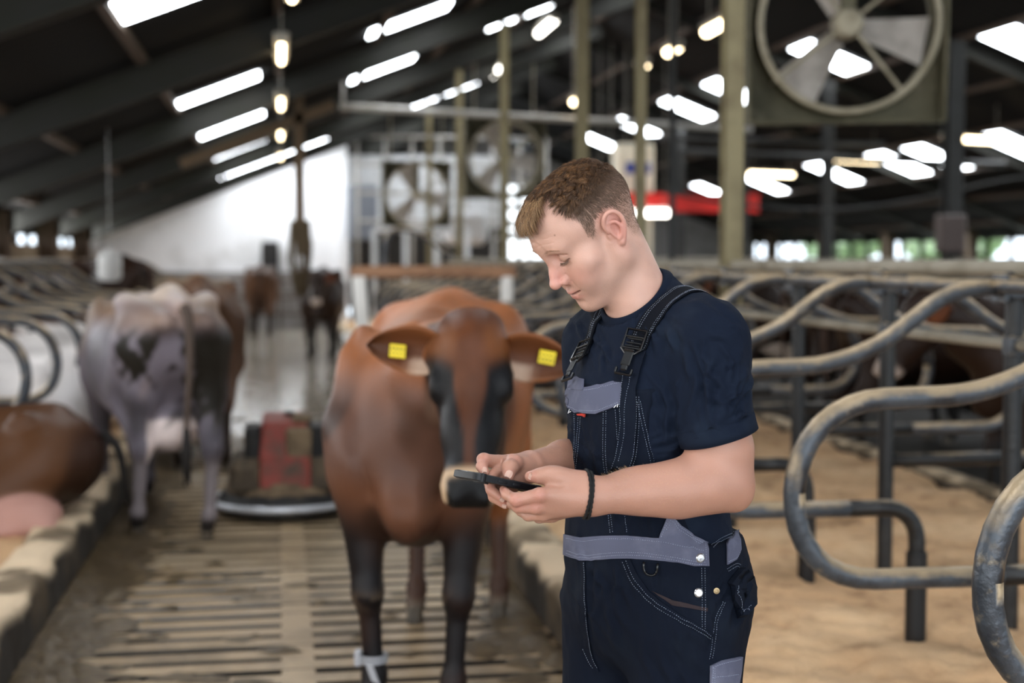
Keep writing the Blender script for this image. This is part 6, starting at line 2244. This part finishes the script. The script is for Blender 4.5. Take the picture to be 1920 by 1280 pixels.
# ================================================================== robot, fans, lights and the far end
mat_red2 = mat('faded red hood', (.34, .050, .030), .6, noise=(5, (.11, .065, .035), .50, .66), noise2=(22, (.16, .09, .05), .58, .7), bump=(30, .4))
mat_mud = mat('mud-caked plastic', (.10, .070, .042), .85, noise=(9, (.19, .135, .08), .45, .7), bump=(25, .8))
mat_mudl = mat('dried mud', (.24, .165, .095), .9, noise=(7, (.12, .08, .045), .42, .7), bump=(25, .8))
mat_blk = mat('dirty black plastic', (.016, .014, .013), .6, noise=(8, (.05, .04, .03), .5, .7))
mat_steel = mat('polished steel', (.62, .64, .68), .32, metal=.5, noise=(12, (.35, .33, .30), .55, .75))
rb = empty('scraper_robot', (.02, 8.72, 0), 0, 'muddy red manure robot with a steel ring standing in the aisle', 'robot')
b = MB(); b.lathe([(.36, .02), (.405, .03), (.41, .07), (.385, .13), (.33, .17), (0, .17)], (0, 0, 0), 36); b.build('base', mat_blk, rb, auto=True)
b = MB(); b.tube([(.44 * math.cos(a), .44 * math.sin(a), .085) for a in np.linspace(0, 2 * math.pi, 61)[:-1]], .020, 10, closed=True); b.build('bumper_ring', mat_steel, rb, smooth=True)
b = MB(); b.box((0, 0, .25), (.66, .60, .22), bev=.05); b.build('body', mat_mud, rb)
b = MB(); b.lathe([(.385, .05), (.375, .12), (.32, .27), (.27, .29), (0, .29)], (0, 0, 0), 14); b.build('apron', mat_mudl, rb)
b = MB(); b.box((0, .02, .40), (.46, .42, .22), bev=.03); b.box((-.19, -.03, .44), (.10, .30, .20), bev=.02); b.box((.19, -.03, .44), (.10, .30, .20), bev=.02); b.build('side_housing', mat_blk, rb)
V = []; hd_ = [(-.150, -.33, .20), (.150, -.33, .20), (.150, .24, .20), (-.150, .24, .20), (-.150, -.32, .38), (.150, -.32, .38), (.16, .24, .38), (-.16, .24, .38), (-.130, -.20, .575), (.130, -.20, .575), (.135, .22, .590), (-.135, .22, .590)]
bm_ = MB(); bm_.add(hd_, [(0, 1, 5, 4), (1, 2, 6, 5), (2, 3, 7, 6), (3, 0, 4, 7), (4, 5, 9, 8), (5, 6, 10, 9), (6, 7, 11, 10), (7, 4, 8, 11), (8, 9, 10, 11)])
ho = bm_.build('hood', mat_red2, rb)
bv_ = ho.modifiers.new('bevel', 'BEVEL'); bv_.width = .022; bv_.segments = 3
b = MB(); b.box((.08, -.285, .42), (.15, .07, .26), bev=.02); b.box((.10, -.10, .58), (.12, .22, .05), bev=.02); b.build('mud_cake', mat_mudl, ho)
b = MB(); b.tube([(.03, .05, .58), (.03, .05, .61)], .03, 12); b.build('sensor', mat_blk, rb, auto=True)
for s in (-1, 1):
    b = MB(); b.lathe([(0, -.035), (.085, -.03), (.09, 0), (.085, .03), (0, .035)], (s * .30, .0, .09), 18, Matrix.Rotation(R(90), 3, 'Y')); b.build('wheel', mat_blk, rb, auto=True)

# ---- fans
mat_fan = mat('fan housing', (.17, .15, .085), .7, coords='World', noise=(2.5, (.09, .08, .035), .42, .7), noise2=(6, (.28, .24, .16), .55, .75))
mat_blade = mat('dusty aluminium blade', (.50, .45, .40), .6, noise=(5, (.32, .28, .24), .45, .7))
mat_ring = mat('fan ring', (.40, .35, .25), .6, noise=(6, (.25, .21, .13), .45, .7))
def fan(loc, rz, lab, S=1.34, r_=.60, tilt=4):
    t = empty('barn_fan', loc, rz, lab, 'fan', 'box fans hanging in the barn'); t.rotation_euler = (R(tilt), 0, rz)
    # axis along local y (towards -y = the viewer)
    b = MB(); d = .34; h_ = S / 2
    for s in (-1, 1):
        b.box((s * h_, 0, 0), (.02, d, S), bev=.004); b.box((0, 0, s * h_), (S, d, .02), bev=.004)
    # back plate with a round opening
    n = 48; V = []; F = []
    for k in range(n):
        a = 2 * math.pi * k / n; c, s_ = math.cos(a), math.sin(a); q = h_ / max(abs(c), abs(s_))
        V += [(r_ * c, d / 2 - .02, r_ * s_), (q * c, d / 2 - .02, q * s_), (r_ * c, d / 2, r_ * s_), (q * c, d / 2, q * s_)]
    for k in range(n):
        i = 4 * k; j = 4 * ((k + 1) % n)
        F += [(i, j, j + 1, i + 1), (i + 2, i + 3, j + 3, j + 2), (i, i + 2, j + 2, j)]
    b.add(V, F); b.build('housing', mat_fan, t)
    # short duct from the plate forward, then the free ring in front
    b = MB()
    V = []; F = []
    for k in range(n):
        a = 2 * math.pi * k / n
        for rr_, yy in ((r_ + .05, d / 2), (r_, d / 2 - .08), (r_, -.02), (r_ - .006, -.02), (r_ - .006, d / 2 - .08), (r_ + .044, d / 2)): V.append((rr_ * math.cos(a), yy, rr_ * math.sin(a)))
    for k in range(n):
        for q in range(5):
            i = 6 * k; j = 6 * ((k + 1) % n); F.append((i + q, i + q + 1, j + q + 1, j + q))
    b.add(V, F); b.build('duct', mat_fan, t, smooth=True)
    b = MB(); b.tube([(r_ * math.cos(a), -.26, r_ * math.sin(a)) for a in np.linspace(0, 2 * math.pi, 49)[:-1]], .022, 8, closed=True); b.build('guard_ring', mat_ring, t, smooth=True)
    for a in (-52, 38, 128, 218):
        a = R(a); b = MB(); b.tube([(.10 * math.cos(a), -.24, .10 * math.sin(a)), (r_ * math.cos(a), -.26, r_ * math.sin(a))], .013, 6)
        b.tube([(r_ * math.cos(a), -.26, r_ * math.sin(a)), ((r_ + .03) * math.cos(a), d / 2 - .05, (r_ + .03) * math.sin(a))], .010, 6); b.build('strut', mat_ring, t)
    b = MB(); b.lathe([(0, -.17), (.09, -.17), (.105, -.12), (.105, .12), (.08, .16), (0, .17)], (0, -.12, 0), 24, Matrix.Rotation(R(90), 3, 'X')); b.build('motor', mat_ring, t, auto=True)
    b = MB(); b.box((0, -.14, .33), (.10, .10, .70), bev=.01); b.build('motor_bracket', mat_fan, t)
    for a0 in (-128, -12, 112):
        V = []; F = []; nu, nv = 9, 5
        for i in range(nu):
            u = i / (nu - 1); rad = .10 + (r_ - .14) * u; wd = .085 + .10 * u
            tw = R(34 - 16 * u)
            for j in range(nv):
                v = (j / (nv - 1) - .5) * 2
                q = Vector((rad, v * wd * math.sin(tw), v * wd * math.cos(tw) + 0)) 
                q.y += .02 * (1 - v * v)
                V.append(q)
        Rm = Matrix.Rotation(-R(a0), 3, 'Y')
        V = [Rm @ q for q in V]; nrm = Vector((0, .006, 0)); k = len(V); V2 = [q + nrm for q in V]
        F = [(i * nv + j, i * nv + j + 1, (i + 1) * nv + j + 1, (i + 1) * nv + j) for i in range(nu - 1) for j in range(nv - 1)]
        F += [tuple(x + k for x in q[::-1]) for q in F]
        mesh_np('blade', np.array([tuple(q) for q in V + V2]), F, mat_blade, t)
    for s in (-1, 1):
        b = MB(); b.tube([(s * .5, 0, h_), (s * .5, 0, h_ + .9)], .012, 6); b.build('hanger', mat_ring, t)
    return t
fw = W(2.34, 10.1, 3.17)
fan(fw, -YAW + R(-7), 'large olive box fan hanging at the top right')
fan((3.70, 23.6, 3.2), -YAW + R(12), 'box fan hanging left of the man\'s head, farther back', tilt=3)
fan((2.62, 27.6, 2.75), -YAW + R(10), 'farthest fan, seen small above the brown cow', S=1.3, tilt=3)

# ---- ceiling lights
mat_lamp = mat('warm tube', (1, .9, .7), .5, emit=((1.0, .80, .50), 11))
mat_lampw = mat('white tube', (1, 1, 1), .5, emit=((1.0, .95, .86), 10))
mat_lhous = mat('lamp housing', (.30, .27, .22), .6)
def lamp(loc, lab, m=mat_lamp, ln=1.2, rot=90, wd=.055):
    t = empty('ceiling_light', loc, R(rot), lab, 'lamp', 'strip lights under the roof')
    b = MB(); b.box((0, 0, .05), (ln + .06, .13, .05), bev=.012); b.build('housing', mat_lhous, t)
    b = MB(); b.tube([(-ln / 2, 0, 0), (ln / 2, 0, 0)], wd / 2, 10); b.build('tube', m, t, smooth=True)
    for s in (-1, 1):
        b = MB(); b.box((s * ln / 2, 0, .02), (.03, .09, .07)); b.build('end_cap', mat_lhous, t)
    b = MB(); z1 = zr(loc[0]) - loc[2] - .12
    for s in (-1, 1):
        b = MB(); b.tube([(s * ln * .4, 0, .07), (s * ln * .4, 0, z1)], .006, 5); b.build('hanger', mat_lhous, t)
for i, (yv, w_) in enumerate(((12.3, 'nearest'), (16.3, 'second'), (20.5, 'third'), (24.8, 'farthest'))):
    lamp((.03, yv, 3.28), 'warm strip light left of the ridge, %s of the left line' % w_)
lamp((.10, 9.3, 3.30), 'warm strip light cut by the top edge of the picture')
for i, (yv, w_) in enumerate(((13.4, 'nearest'), (15.0, 'second'), (16.3, 'third'), (20.1, 'farthest'))):
    lamp((4.2, yv, 3.78), 'warm strip light above the thin posts, %s of four' % w_, wd=.10, ln=(.75, .40, .30, .30)[i])
for i, (yv, w_) in enumerate(((19.9, 'nearest'), (24.4, 'middle'), (28.8, 'farthest'))):
    lamp((10.2, yv, 3.30), 'warm strip light low on the right side, %s of three' % w_, rot=20, wd=.10)
lamp((3.75, 20.0, 4.80), 'pale strip light near the ridge, nearer', mat_lampw, wd=.10)
lamp((3.85, 25.2, 4.85), 'pale strip light near the ridge, farther', mat_lampw, wd=.10)
lamp((6.75, 25.6, 2.38), 'white lamp below the red beam, larger', mat_lampw, .7, 0, .16)
lamp((6.15, 25.6, 2.36), 'white lamp below the red beam, beside the thin pole', mat_lampw, .35, 0, .16)
lamp((5.65, 25.8, 2.46), 'white lamp below the red beam, next to the back of the man\'s neck', mat_lampw, .5, 0, .16)

# ---- far end: pipes, red beam, hopper, gates
def thing_box(name, c, d, m, lab, cat, bev=.02, extra=None):
    b = MB(); b.box((0, 0, 0), d, bev=bev)
    o = b.build(name, m, None); o.location = c
    tag(o, lab, cat); return o
mat_redb = mat('red paint', (.90, .030, .022), .6, coords='World', noise=(1.2, (.70, .022, .016), .45, .7))
rbm = empty('red_beam', (7.35, 26.2, 2.58), 0, 'red steel beam spanning behind the man\'s neck', 'beam')
b = MB(); b.box((0, 0, 0), (3.4, .06, .30), bev=.01); b.build('web', mat_redb, rbm)
b = MB(); b.box((0, 0, .16), (3.4, .16, .03)); b.box((0, 0, -.16), (3.4, .16, .03)); b.build('flange', mat_redb, rbm)
for s in (-1, 1):
    b = MB(); b.box((s * 1.45, .05, -1.35), (.12, .12, 2.5)); b.build('leg', mat_postd, rbm)
mat_cream = mat('cream hopper', (.80, .72, .56), .6, coords='World', noise=(1.5, (.60, .52, .38), .45, .7))
hp_ = empty('feed_hopper', (6.75, 26.9, 0), 0, 'cream feed hopper with a blue mark standing above the red beam', 'hopper')
b = MB(); b.box((0, 0, 3.25), (.70, .6, .95), bev=.04); b.build('bin', mat_cream, hp_)
b = MB(); b.add([(-.35, -.3, 2.78), (.35, -.3, 2.78), (.35, .3, 2.78), (-.35, .3, 2.78), (-.12, -.1, 2.35), (.12, -.1, 2.35), (.12, .1, 2.35), (-.12, .1, 2.35)], [(0, 1, 5, 4), (1, 2, 6, 5), (2, 3, 7, 6), (3, 0, 4, 7), (4, 5, 6, 7)]); b.build('funnel', mat_cream, hp_)
b = MB(); b.box((.02, -.315, 3.25), (.50, .02, .22), bev=.008); b.build('blue_mark', mat('blue print', (.045, .075, .40), .5), hp_)
for s in (-1, 1):
    b = MB(); b.tube([(s * .3, .2, 0), (s * .3, .2, 2.9)], .035, 8); b.tube([(s * .3, -.2, 0), (s * .3, -.2, 2.9)], .035, 8); b.build('leg', mat_cream, hp_)
def pipe(P, r_, m, lab, name='pipe', cat='pipe'):
    P = [Vector(p) for p in P]
    b = MB(); b.tube([p - P[0] for p in P], r_, 8)
    o = b.build(name, m, None, smooth=True); o.location = P[0]; tag(o, lab, cat); return o
mat_pale = mat('pale pipe', (.42, .40, .37), .5, coords='World', noise=(2, (.28, .25, .2), .45, .7))
pipe([(.85, 20.2, 3.66), (6.8, 20.0, 3.40)], .045, mat_pale, 'long pale pipe crossing the barn under the roof')
pipe([(.9, 20.3, 3.70), (.9, 20.3, 4.05)], .02, mat_pale, 'short pale drop pipe at the left end of the long pipe')
pipe([(6.0, 21, 3.15), (11.3, 21, 3.0)], .05, mat_postd, 'grey cross pipe above the red beam')
pipe([(6.3, 24, 3.60), (10.6, 24, 3.55)], .05, mat_postd, 'grey cross beam behind the post, upper')
# draped cable on the right
P = [(5.2 + 7.5 * t, 19 - 1.0 * t, 2.45 - .34 * math.sin(math.pi * min(1, t * 1.6)) + .30 * t) for t in np.linspace(0, 1, 18)]
pipe(P, .022, mat_postd, 'grey cable sagging across the right side of the barn', 'cable', 'cable')
# rope bundle on the brown post
m_rope = mat('rope', (.13, .09, .045), .95, bump=(40, 1))
rp = MB()
for k in range(9):
    a = k * .7
    rp.tube([(.10 * math.cos(a), .10 * math.sin(a) - .05, 2.0), (.13 * math.cos(a + .4), .12 * math.sin(a) - .08, 1.6 + .1 * math.sin(k)), (.05 * math.cos(a), .08 * math.sin(a) - .05, 1.05 + .05 * (k % 3))], .026, 6)
o = rp.build('rope', m_rope, None, smooth=True); o.location = (.25, 17.83, 0); tag(o, 'brown rope bundle hanging on the brown post', 'rope')
b = MB(); b.box((0, 0, 0), (.12, .12, 2.0)); o = b.build('beam', bpy.data.materials['rusty post']); o.location = (-.25, 17.8, 3.05); o.rotation_euler = (0, R(68), 0); tag(o, 'brown wooden brace leaning from the brown post', 'beam')
# milking-room wall with dark openings, gate and stair rail
mat_panel = mat('pale panel', (.60, .60, .60), .7, coords='World', noise=(1, (.45, .44, .42), .45, .7))
def gate(x0, x1, y, z0, z1, nb, lab, m=mat_pale, r_=.028):
    t = empty('gate', (x0, y, 0), 0, lab, 'gate')
    for k in range(nb):
        z = z0 + (z1 - z0) * k / (nb - 1)
        b = MB(); b.tube([(0, 0, z), (x1 - x0, 0, z)], r_, 7); b.build('bar', m, t, smooth=True)
    nv = max(2, int((x1 - x0) / .55))
    for k in range(nv + 1):
        x = (x1 - x0) * k / nv
        b = MB(); b.tube([(x, 0, 0.0), (x, 0, z1)], r_, 7); b.build('upright', m, t, smooth=True)
    return t
gate(1.7, 3.4, 26.0, .5, 2.05, 3, 'pale metal gate behind the brown cow, left of the far fan', bpy.data.materials['pale panel'] if 'pale panel' in bpy.data.materials else mat_panel, .05)
gate(3.9, 6.6, 26.0, .5, 1.9, 4, 'pale metal gate left of the man\'s face')
gate(-2.2, 1.1, 30.3, .35, 1.05, 3, 'low brown gate in front of the white gable wall', mat('rusty gate', (.10, .06, .035), .7))
gate(1.6, 5.6, 29.8, 2.3, 4.05, 4, 'tall pale frame of pipes before the white wall', mat_pale, .035)
thing_box('partition', (3.35, 32.0, 1.10), (3.6, .12, 2.2), mat_opening_dark, 'dark partition standing in for an opening, left of the far posts', 'partition')  # dark sheet in place of the unlit opening below the ledge
thing_box('partition', (3.35, 31.9, 2.31), (3.8, .20, .20), mat_panel, 'white ledge on top of the dark partition', 'ledge')
thing_box('cladding_screen', (3.6, 36, 2.95), (4.2, .08, 2.3), mat_panel, 'large white panel wall behind the far fans', 'panel')
thing_box('cabinet', (1.75, 30.6, 2.5), (.62, .5, 1.15), mat('grey blue cabinet', (.20, .22, .26), .6), 'grey-blue control cabinet on the white wall', 'cabinet')
thing_box('barrel_tank', (3.75, 29.0, 2.15), (.85, 1.0, .70), mat_panel, 'white tank standing behind the far olive posts', 'tank', .12)
thing_box('board', (4.9, 12.6, 1.18), (.62, .04, .55), mat('pale board', (.40, .33, .27), .8), 'pale board behind the divider bars on the right', 'board')
thing_box('switch_box', (8.40, 16.96, 1.85), (.34, .22, .48), mat('switch box', (.13, .09, .08), .6), 'brown switch box on the grey post at the right', 'box')
thing_box('pole_box', (-.2, 30.7, 1.55), (.36, .5, .65), mat_blk, 'black box beside the dark distant cow', 'box')
# curved hand rail
pipe(bez([(1.6, 22.2, .1), (1.62, 22.2, 1.7), (1.95, 22.2, 1.98), (2.6, 22.2, 1.6), (2.75, 22.2, 1.2), (2.78, 22.2, .1)], 6), .035, mat_tube, 'curved grey hand rail behind the brown cow', 'hand_rail', 'rail')
# cables in the far aisle

# barrier behind the main cow: brown top rail on a pale leaning post
br = empty('barrier', (.62, 11.6, 0), R(-3), 'brown-topped barrier with a pale post just behind the main cow', 'barrier')
b = MB(); b.box((.62, 0, 1.43), (1.35, .09, .10), bev=.02); b.build('top_rail', mat('brown rail', (.42, .22, .12), .7, coords='World', noise=(4, (.26, .13, .07), .45, .7)), br)
b = MB(); b.box((.06, 0, .70), (.11, .09, 1.42), Matrix.Rotation(R(-4), 3, 'Y'), .015); b.build('post', mat('pale post', (.80, .78, .74), .6), br)
b = MB(); b.box((1.22, 0, .70), (.09, .09, 1.40), bev=.015); b.build('post', bpy.data.materials['pale post'], br)
b = MB(); b.tube([(-.12, -.05, .88), (.10, -.05, .95)], .045, 10); b.build('latch', bpy.data.materials['pale post'], br, auto=True)
for z in (.45, .95):
    b = MB(); b.tube([(.08, 0, z), (1.2, 0, z)], .022, 8); b.build('rail', mat_tube, br, smooth=True)
dl = W(*L(206, 500, 15.5))
b = MB(); b.lathe([(0, -.16), (.10, -.15), (.125, -.10), (.125, .12), (.09, .16), (.035, .17), (.035, .20), (0, .20)], (0, 0, 0), 20)
b.tube([(0, 0, .20), (0, 0, zr(dl[0]) - dl[2] - .005)], .003, 5)
o = b.build('white_drum', mat_panel, None, auto=True); o.location = dl; tag(o, 'white drum hanging over the left cubicles near the left wall', 'drum')
